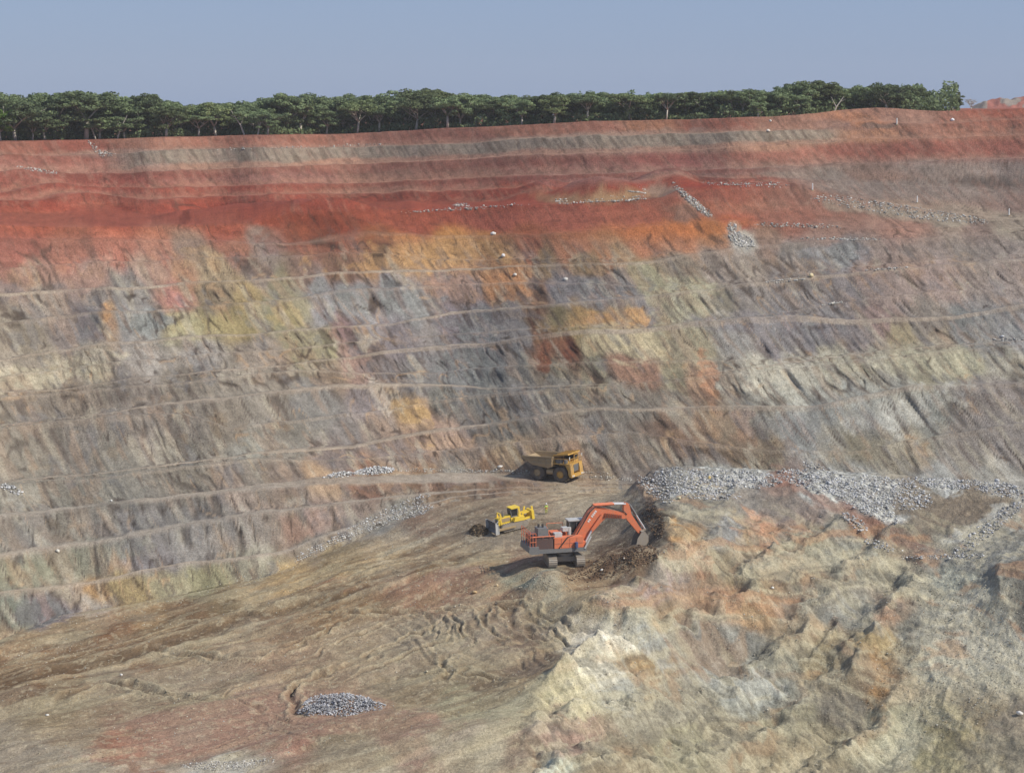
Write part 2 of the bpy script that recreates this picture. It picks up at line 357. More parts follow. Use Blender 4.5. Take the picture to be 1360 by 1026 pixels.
for px, py, r0_, r1_ in ((742, 747, 4.5, 8.5), (737, 638, 5.5, 9)):
    p = hit(px, py); w_ = 1 - sstep(r0_, r1_, np.hypot(XL - p[0], YL - p[1])); Zg[:nlow] = Zg[:nlow] * (1 - w_) + p[2] * w_
RUTS = [  # pixel trace, depth, half width
 ('0,912,100,885,250,846,330,816,470,783,600,748,640,725', 0.35, 1.6), ('0,896,110,868,240,832,340,806,470,768,590,735', 0.22, 0.5), ('396,952,388,935,395,912,430,892,500,872', 0.5, 0.5),
 ('420,905,500,862,560,840,605,814', 0.22, 0.35), ('400,880,460,850,520,826,560,812', 0.2, 0.3), ('440,912,540,868,600,850', 0.2, 0.3), ('380,868,430,838,470,815', 0.2, 0.3),
 ('600,815,612,832,626,852', 0.3, 0.3), ('640,808,650,828,668,850', 0.28, 0.35), ('662,806,700,838,722,850', 0.4, 0.4), ('570,818,576,850', 0.22, 0.25), ('590,816,600,850', 0.2, 0.25), ('690,808,740,840,790,856', 0.3, 0.3), ('700,800,760,828,800,835', 0.25, 0.3),
 ('400,818,480,812,560,812,640,806,760,810', 0.35, 0.45), ('330,905,300,925,360,950,440,965', 0.12, 0.3), ('260,960,330,955,420,985', 0.12, 0.3), ('290,990,350,970,420,962,480,968', 0.12, 0.3), ('500,905,560,895,640,892,690,900', 0.25, 0.4), ('540,940,620,950,690,945', 0.15, 0.35),
 ('590,870,596,890,585,905', 0.35, 0.4), ('410,770,500,752,620,720,700,712', 0.2, 0.5), ('420,786,520,760,640,742,700,738', 0.2, 0.5), ('560,700,620,690,680,676,740,668,820,655', 0.15, 0.4), ('570,712,640,700,700,690,760,684', 0.15, 0.4),
 ('440,645,560,644,680,648,780,652', 0.12, 0.5), ('80,930,130,905,180,912,230,925,280,930', 0.35, 0.6), ('200,860,280,872,340,868,400,850', 0.3, 0.5)]
RUTM = np.zeros_like(XL); BERM = np.zeros_like(XL)
for tr, h, w in RUTS:
    v = [float(q) for q in tr.split(',')]
    m_ = (pxl > min(v[0::2]) - 30) & (pxl < max(v[0::2]) + 30) & (pyl > min(v[1::2]) - 20) & (pyl < max(v[1::2]) + 20)
    ii = np.nonzero(m_.any(1))[0]; jj = np.nonzero(m_.any(0))[0]; sl_ = (slice(ii[0], ii[-1] + 1), slice(jj[0], jj[-1] + 1))
    pl = [hit(v[i], v[i + 1]) for i in range(0, len(v), 2)]
    jt = 0.5 * min(w, 0.6)
    d, al, sd = seg_dist(XL[sl_] + wx[sl_] * 1.2, YL[sl_] + wy[sl_] * 1.2, pl)
    br = 0.55 + 0.45 * sstep(-0.3, 0.2, fbm(XL[sl_] / 3, YL[sl_] / 3, 530, 2)); e_ = np.sin(np.pi * np.clip(al, 0.02, 0.98)) ** 0.3 * br
    h *= 1.5; g_ = np.exp(-(d / w) ** 2) * e_; b_ = np.exp(-((d - 2.1 * w) / (0.8 * w)) ** 2) * e_
    Zg[:nlow][sl_] += h * (0.6 * b_ - g_); RUTM[sl_] = np.maximum(RUTM[sl_], g_ * min(1, h * 3)); BERM[sl_] = np.maximum(BERM[sl_], b_ * min(1, h * 3))

# wall relief: gullies and ribs lean down to the right, lumps, fallen corners
XW, YW, ZW = Xg[nlow:], Yg[nlow:], Zg[nlow:]
LAT = XW * 1.0
lean = 0.55
QW = LAT + lean * ZW
UW = U[nlow:]; KW = KK[nlow:][:, None] * np.ones(NC)
KL = np.array(rows_l)[:, None] * np.ones(NC)
FHl = np.vstack([np.zeros((1, NC)), np.diff(Zl, axis=0)])
FHr = FHl[np.clip(np.ceil(KL[:, 0]).astype(int), 0, len(NAMES) - 1)]
small = np.clip((FHr - 0.5) / 2.5, 0.0, 1)
sweep = 0.22 * np.minimum(FHr, 6) * (1 - UW) ** 2
face = ((KW > 0) & (KW < 49)).astype(float)
QW = QW - face * sweep - (1 - face) * 0.22 * np.minimum(FHr, 6)
env = face * np.clip(np.sin(np.pi * np.clip(UW, 0, 1)), 0, 1) ** 0.55 * small
up = sstep(-36, -26, ZW)
g1 = fbm(QW / 6.0, ZW / 16 + KL * .3, 60, 3)
g2 = ridged(QW / 2.0 + 0.4 * fbm(LAT / 6, ZW / 4, 65, 2), ZW / 18 + KL * .25, 61, 2)
g3 = fbm(QW / 0.9, ZW / 3.0, 62, 3)
crk = sstep(0.72, 0.95, ridged(QW / 2.0 + 0.25 * fbm(LAT / 3, ZW / 2, 67, 2), ZW / 22 + KL * .4, 68, 1)) * sstep(0.0, 0.4, fbm(QW / 7, ZW / 6, 69, 2))
g4 = fbm(LAT / 1.6, ZW / 1.4, 63, 3)
patchy = sstep(-0.35, 0.5, fbm(LAT / 22, ZW / 7, 64, 2))
gx = env * 0.62 * (0.22 * g1 + (0.14 * (g2 - 0.3) + 0.40 * g3) * (0.35 + 0.85 * patchy) + 0.34 * g4 + 0.65 * crk) * (1 - 0.45 * up)
gx += (KW > 0) * (KW < 60) * fbm(LAT / 18, ZW / 8, 66, 2) * 0.9
gx[-9:] = 0
Rw = Rg[nlow:] + gx
# cut notches: dark steep clefts traced in the wall
def wallpt(px, py): return hit(px, py)
NOTCH = [(495, 400, 1.0, 1.6), (575, 545, 0.8, 1.0), (125, 430, 1.4, 1.4), (412, 408, 1.2, 1.2), (540, 520, 1.0, 1.2), (712, 395, 1.6, 1.6), (465, 455, 1.3, 1.5), (755, 460, 1.2, 1.2),
         (335, 355, 2.0, 1.2), (1020, 480, 0.8, 1.4), (1050, 505, 0.8, 1.6), (1210, 540, 0.7, 1.5), (960, 385, 0.7, 1.5), (25, 705, 1.2, 1.2), (880, 575, 1.4, 1.4), (1320, 600, 1.5, 1.0)]
for px, py, ww, dep in NOTCH:
    p = wallpt(px, py); q0 = p[0] + lean * p[2]
    Rw += env * dep * np.exp(-((QW - q0) / ww) ** 2 - ((ZW - p[2]) / 3.0) ** 2) * 0.9
Rg[nlow:] = Rw
Xg[nlow:] = Rw * SA; Yg[nlow:] = Rw * CA
isb = ((KW == 50)).astype(float)
Zg[nlow:] += isb * (fbm(LAT / 2.5, YW / 2.0, 70, 3) * 0.12) + env * 0
# haul terrace of red earth: soft spoil banks on it and cut ends
def wmound(px, py, rx, ry, h):
    p = hit(px, py); m = (KW > 0)
    Zg[nlow:] += m * h * np.exp(-(np.abs((Xg[nlow:] - p[0]) / rx) ** 2.4 + np.abs((Yg[nlow:] - p[1]) / ry) ** 2.4))
for a_ in [(95, 268, 14, 8, 2.2), (300, 290, 14, 9, 1.8), (360, 286, 20, 9, 2.2), (445, 280, 13, 8, 2.2), (770, 264, 7, 5, 3.9), (815, 262, 8, 5, 4.2), (715, 262, 6, 5, 2.4), (880, 252, 7, 5, 3.8),
           (520, 276, 11, 7, 1.2), (1155, 166, 12, 7, 1.6), (1100, 262, 12, 6, 1.0)]:
    wmound(*a_)
Zg[nlow:] += ((KW == 50) | (KW == 99)) * 0.0
PXg, PYg = proj(Rg * SA, Rg * CA, Zg)
Xg = Rg * SA; Yg = Rg * CA

# ------------------------------------------------------------------ colours of the ground: where each soil, rock and painted shade lies
ANCH = '''10,195,A0604F;100,195,A2584A;200,192,AC7460;300,190,A86A58;400,188,A86A58;500,185,A5695A;600,180,A26456;700,174,A86A55;800,169,A86A58;850,168,B87A58;950,167,A8604C;1050,165,A0705F;1110,165,A0776A;1140,160,C08060;1200,158,B08070;1300,160,B06A55;1345,152,B4604A
100,215,AE7265;150,205,A08078;200,208,A0918C;300,207,9C8E88;400,203,A08C84;500,200,9C8A82;620,198,A08A80;700,190,A59286;800,187,A89688;900,186,A09084;1000,182,A89888;1080,180,A89484;1150,180,B8805F;1250,178,B07560;1340,175,B0705A;30,218,AE7265
300,220,B58A78;450,214,B88874;600,208,B08070;700,200,AE8474;800,196,AE887A;900,194,AE8474;1000,192,B88870;50,240,A8665A;150,240,A05A50;250,238,9E6A62;400,235,A0706A;500,232,A57868;600,228,A5705F;700,220,A56A5C;800,218,A06860;900,212,A5605A;1000,210,A86858;1050,208,B07060;1150,200,A55F50;1250,195,A85F50;1340,195,A86052
50,262,AC7064;200,258,A06458;350,255,9E5E52;500,250,A87A6C;600,246,A86F62;750,240,A06C66;850,236,A27068;950,232,A07068;1050,232,98817A;1100,232,928480;1150,230,A07868;1250,225,9A8580;1340,225,A08C88;1150,250,958682;1250,250,948682;1340,245,8A7A76;1350,270,9A7F78;1000,238,A05848;900,240,A05040
50,270,9C4F40;150,280,A25848;50,290,A8604E;250,275,A05545;350,285,9A4E3C;420,280,8C4838;300,310,A25A48;500,270,98503F;600,270,9C5040;700,250,A0503F;450,300,8E4B3A;550,295,94503F;650,293,A05A4C;750,288,A05E50;850,280,A86552;890,270,98705F;560,265,9E5040;650,262,9A4C3C;800,247,9C5444
930,265,A87060;960,270,A86A55;1000,265,B07560;1050,260,A0705F;980,300,B0604A;1050,290,A86A58;1120,280,A07060;1200,275,A89080;1280,285,A89688;1340,295,A89A8C;1100,305,A88072;1200,300,B08070;1300,310,988078
30,330,A56050;90,330,A86A56;150,330,B8705A;210,335,B87860;250,330,9C8070;310,330,A56A52;345,315,948078;400,320,8E5540;440,320,85503C;500,325,90583A;550,330,B07848;600,330,B8844E;650,325,B07A4A;700,330,985840;760,325,A86A48;800,340,A86F48;850,320,C07850;900,315,C07A50;950,310,B07850;985,315,A8A098;1020,320,9C7A68
50,370,A07868;120,370,A88070;200,360,A88272;240,355,B08060;290,360,A89070;340,360,908078;400,360,80655A;450,355,7C5A48;500,350,96704F;560,350,B58A58;620,355,B0825A;680,345,A87A52;720,350,8C7050;780,350,8E7252;830,345,9E7C58;900,350,908070;950,355,9A8A80;1000,360,9C8C80;1060,345,98887E;1120,335,908C90;1150,350,A08478;1220,345,A08478;1300,345,98867C;1340,340,9A857C
60,400,98887C;130,395,90847E;180,390,8C8480;230,392,B07868;290,395,8E7A60;330,390,A08858;370,380,8A8066;420,385,888488;480,400,88868C;530,385,858690;540,370,8C7C78;580,370,A07A68;620,380,A07E70;660,385,B07C54;690,375,A87850;712,385,785040;740,385,85787C;790,385,7C7880;830,375,88807C;860,370,A09878;910,385,A09A80;950,400,8A8070;1000,395,8A807C;1060,390,857C7A;1120,380,887C7C;1180,380,9A847C;1250,370,A08880;1330,370,988780
30,450,8E8070;80,440,8A7C78;120,430,6E6468;150,425,B08A60;180,430,888484;208,430,80868A;245,430,A89C74;280,430,9A8A60;320,425,A08A58;360,415,8A8264;395,410,8E8468;430,415,8A848C;500,415,908890;560,410,88868A;600,430,7C7078;640,420,7E7880;680,415,8C7C74;712,420,78604A;740,420,80704C;780,425,90703F;820,425,B08C58;850,410,80787A;900,410,A49C84;930,420,958C78;1000,430,8C8480;1050,430,877F80;1100,425,8A8080;1180,430,9A7E78;1240,430,8C8078;1280,440,7A7C82;1340,430,8A8482
30,490,9C8E80;60,490,B0A088;130,480,A09484;200,475,A09690;280,470,9C928C;350,465,98887C;400,460,948868;440,455,968C68;480,470,6E6060;460,450,907070;530,450,84787C;580,445,8C8280;640,450,7C7880;690,445,888080;720,465,8A5C40;755,460,7A4C34;800,450,A89470;830,455,B0A080;780,440,A8905F;880,450,8C8068;920,455,A09478;970,450,9A9490;1020,455,908688;1080,450,847C80;1140,455,90807C;1200,450,A09070;1250,445,9A8A78;1310,450,8A8684;1345,440,8A8890
50,540,8A7C70;100,530,8A7A6C;180,520,80746C;250,510,807468;300,505,908478;370,500,8E8276;440,495,98806C;470,490,A08074;510,500,887874;550,500,7E7878;600,490,7C7A80;640,495,7C7E80;690,480,7E7872;740,490,847A68;800,490,847C68;840,490,98705A;880,500,8C8268;920,510,A88468;960,500,958C80;1010,490,B0A898;1060,490,B0A89C;1110,480,A89E88;1160,480,A09888;1220,485,989078;1280,480,A8A084;1340,480,A8A090
50,600,8E8478;100,590,8A8078;60,575,857A70;180,575,857A72;250,555,80766E;310,560,84786C;360,550,90867C;420,535,88827E;480,530,84787A;530,530,7A7068;545,545,B08858;590,530,7C7872;650,540,7C7874;700,535,807A78;760,525,857A6C;830,525,7C746C;880,530,847A70;930,545,907860;990,525,908A80;1040,520,989488;1060,540,9E9C94;1100,550,90908E;1150,540,A0A09A;1210,525,A8A498;1230,545,8C8C86;1300,530,8E827C;1345,525,8C807C
50,630,857C70;150,610,8A8278;250,600,847C72;340,590,8C8880;400,590,857E76;450,570,857C7A;500,565,948074;560,565,A08070;600,580,A88A78;620,560,7A7068;680,575,7C746C;740,580,8A7868;800,590,7C7674;770,610,A88468;690,605,B0926C;850,600,857A70;880,570,80685A;920,560,98785A;960,590,7E6C58;1000,600,8E806A;1060,570,8C8E92;1100,580,908A80;1150,590,8A806C;1200,600,A09480;1280,590,8A807A;1340,580,8E8480
50,660,8C8478;150,650,857E74;250,640,8A7E70;350,640,8A7C70;400,645,8E7A6E;440,610,80706C;520,605,857470;600,610,857870;30,710,8C8278;90,700,8C8070;180,700,807878;260,690,857C78;330,665,A08878;390,655,907868;30,760,8C8874;120,750,8A8674;200,745,80787C;260,735,8C8480;310,715,9C8C80;360,700,948478;400,700,A8785C;415,695,AA8070;470,680,8C7468
20,820,787C70;60,815,747080;110,800,A08F80;130,790,B08858;170,785,9A8458;220,775,948A6C;270,765,98906C;340,750,98907C;420,720,908070;500,690,8E8880;540,680,8A8478;600,650,8C6A4C
480,640,8A5C44;560,640,8C6648;650,645,8E6A4C;700,635,8C6A50;430,637,B08C68;520,632,A08060;600,628,A09482;790,645,A0805F;820,640,A89070
600,665,9A7C5C;560,690,9C7450;700,665,A88862;780,665,B09A78;650,690,8A7050;450,740,9C8458;380,765,B0925F;520,730,B09468;560,740,8C6E48;640,740,98805A;700,715,8A7050;820,745,6C5440;780,770,70583F;860,690,70604E;840,770,806C58;800,700,857058;350,790,A88C60;450,790,8E7048;300,810,7C6848;250,815,806444;180,850,85603F;100,885,80603C;20,905,7A5A38;100,830,988060;40,860,A08460;200,820,957850;50,880,906C48;250,860,907858;350,840,94785A;330,870,947A60;150,910,8E7C64;60,950,8C7A5C;200,930,8C7A60;280,920,907C64;100,975,988468;30,1000,9A8C78;200,960,9A7860;180,985,9A6A50;280,980,A87460;350,960,9C705C;400,975,A0745F;330,920,98806C;420,900,90785F;450,780,98704C;560,785,A0785A;650,790,98785A;700,745,9A745A;620,770,90705C
480,860,988468;550,840,94846C;620,840,9A8A74;680,860,85705C;700,880,7C6A58;650,900,807058;560,920,8C7C60;620,930,989070;680,940,A8A080;560,960,9A7C68;450,985,8E8068;540,990,9C7C68;600,980,A89880;640,1000,B0A488;300,1010,A8A090;100,1020,9C907C;480,1015,A89C80;700,1000,94806A;740,980,A88A78;745,1015,A0A090;720,775,8A8A7C;700,778,707468
850,655,85807A;870,640,7C706A;900,650,8E8C88;950,640,A0A09C;1000,635,A4A4A2;1040,640,8E7468;1090,650,A0A09E;1150,650,A5A5A5;1170,680,A8A8A8;1250,645,A0A0A0;1320,645,A5A098;1250,680,857868;1300,665,807466;1220,700,807464;1150,700,906C58;1200,720,906C5C;1280,710,98948C;1340,680,9A948C;1340,720,807C74;1250,730,908C84;920,670,908878;960,680,8C8478;1000,670,88807A;1040,670,857870;1060,690,8E7E78;905,710,B08448;915,740,B8A088;880,760,9E8E88;850,780,A08880;820,790,B09468;870,720,6A5C52;960,710,858488;950,740,948468;990,720,A89478;1010,700,B08468;1030,730,908070;1080,720,A09880;1100,710,948C80;1130,740,8E8C80
1180,770,98907C;1190,810,A88468;1050,760,A88C6C;1000,770,A09070;960,800,A88468;1000,810,B08C60;1060,800,989080;1070,840,A89070;1130,820,8E8C84;1090,880,A0906C;1110,890,A08860;1160,890,9C7C54;1180,910,947450;1150,850,A89060;1220,830,807C70;1250,780,98988A;1300,800,A4A090;1280,850,A8A498;1250,880,A09C88;1330,880,A09C90;1340,780,706E68;1350,820,6A6860;1300,940,94805F;1350,950,9A8A74;1330,1000,988C74;1260,960,A89868;1200,1000,B4AC90;1240,1010,A89C70;1180,960,B0A888;1120,980,94886C;1130,950,887C6C;1050,950,9C9478;1000,930,98988E;990,900,A0A098;950,870,94908A;900,840,8C8680;880,830,A49070;860,850,A8A8A0;850,880,A88C60;820,900,A8A8A0;790,880,D0C8B0;800,920,C0B898;760,930,B8AC80;740,900,B8AC84;770,960,A08870;850,950,98907C;900,940,98907C;900,990,A09878;980,980,A09478;1050,1000,A09070;830,1000,948468;760,980,A08070;780,1010,98886C;980,860,8C8A84;1020,880,949080;840,830,B0A890;820,850,D0C8B8'''
apx = []; apy = []; ac = []
for tok in ANCH.replace('\n', ';').split(';'):
    x, y, h = tok.split(','); apx.append(float(x)); apy.append(float(y)); ac.append(hx(h))
apx = np.array(apx); apy = np.array(apy); ac = np.array(ac)
# the traced samples are pinned to the ground itself: surface coordinates (bearing, row of the sheet)
sx = PXg.copy(); sy = PYg.copy()
ww = np.zeros_like(sx)
rws = slice(nlow, NR)
st = fbm(QW / 3.2, ZW / 16, 80, 3); st2 = fbm(QW / 11, ZW / 22, 81, 3); st3 = fbm(LAT / 9, ZW / 5, 82, 3)
sx[rws] += (9 * st + 9 * st2 + 6 * st3) * (1 - 0.6 * up)
sy[rws] += (6 * st3 + 4 * st) * (1 - 0.75 * up)
fl3 = fbm(XL / 9, YL / 9, 83, 4); fl4 = fbm(XL / 4, YL / 7, 84, 4)
sx[:nlow] += 13 * fl3 + 9 * fbm(qa / 1.6, qb / 7, 85, 3) * right
sy[:nlow] += 9 * fl4 + 4 * fbm(fa / 9, fb / 1.2, 86, 3) * (1 - right)
def blend(sx, sy):
    sh = sx.shape; fx = sx.ravel(); fy = sy.ravel(); out = np.empty((fx.size, 3), np.float32)
    A_ = apx[None].astype(np.float32); B_ = apy[None].astype(np.float32); col = ac.astype(np.float32)
    for s in range(0, fx.size, 30000):
        yy = fy[s:s + 30000]; dx = fx[s:s + 30000, None].astype(np.float32) - A_; dy = yy[:, None].astype(np.float32) - B_
        upb = (1 - sstep(255, 300, yy)).astype(np.float32)[:, None]; md = (sstep(280, 320, yy) * (1 - sstep(640, 680, yy))).astype(np.float32)[:, None]
        lo = 1 - upb - md
        ac_ = dx * 0.87 - dy * 0.5; al_ = dx * 0.5 + dy * 0.87
        d2 = upb * (dx * dx * 0.5 + dy * dy * 22) + md * (ac_ * ac_ * 1.5 + al_ * al_ * 0.9) + lo * (dx * dx + dy * dy * 2.6) + 22
        w = 1 / (d2 * d2 * d2)
        out[s:s + 30000] = (w @ col) / w.sum(1, keepdims=True)
    return out.reshape(sh + (3,))
GX0, GY0, GS = -100.0, 100.0, 2.0
tgx, tgy = np.meshgrid(np.arange(GX0, 1470, GS), np.arange(GY0, 1080, GS))
TAB = blend(tgx, tgy)
def tpatch(px, py, rx, ry, ang=0, soft=0.25, jag=0.25):
    """irregular patch of one colour, traced in the photograph"""
    i0 = max(int((px - GX0 - 2.2 * max(rx, ry)) / GS), 0); i1 = int((px - GX0 + 2.2 * max(rx, ry)) / GS) + 1
    j0 = max(int((py - GY0 - 2.2 * max(rx, ry)) / GS), 0); j1 = int((py - GY0 + 2.2 * max(rx, ry)) / GS) + 1
    X_, Y_ = tgx[j0:j1, i0:i1], tgy[j0:j1, i0:i1]
    c, s = math.cos(math.radians(ang)), math.sin(math.radians(ang))
    dx = (X_ - px); dy = (Y_ - py); u = (dx * c + dy * s) / rx; v = (-dx * s + dy * c) / ry
    n = fbm(X_ / 16, Y_ / 9, int(px) % 97 + 300, 4) * jag * 2
    return (slice(j0, j1), slice(i0, i1)), 1 - sstep(1 - soft, 1 + soft, np.sqrt(u * u + v * v) + n)
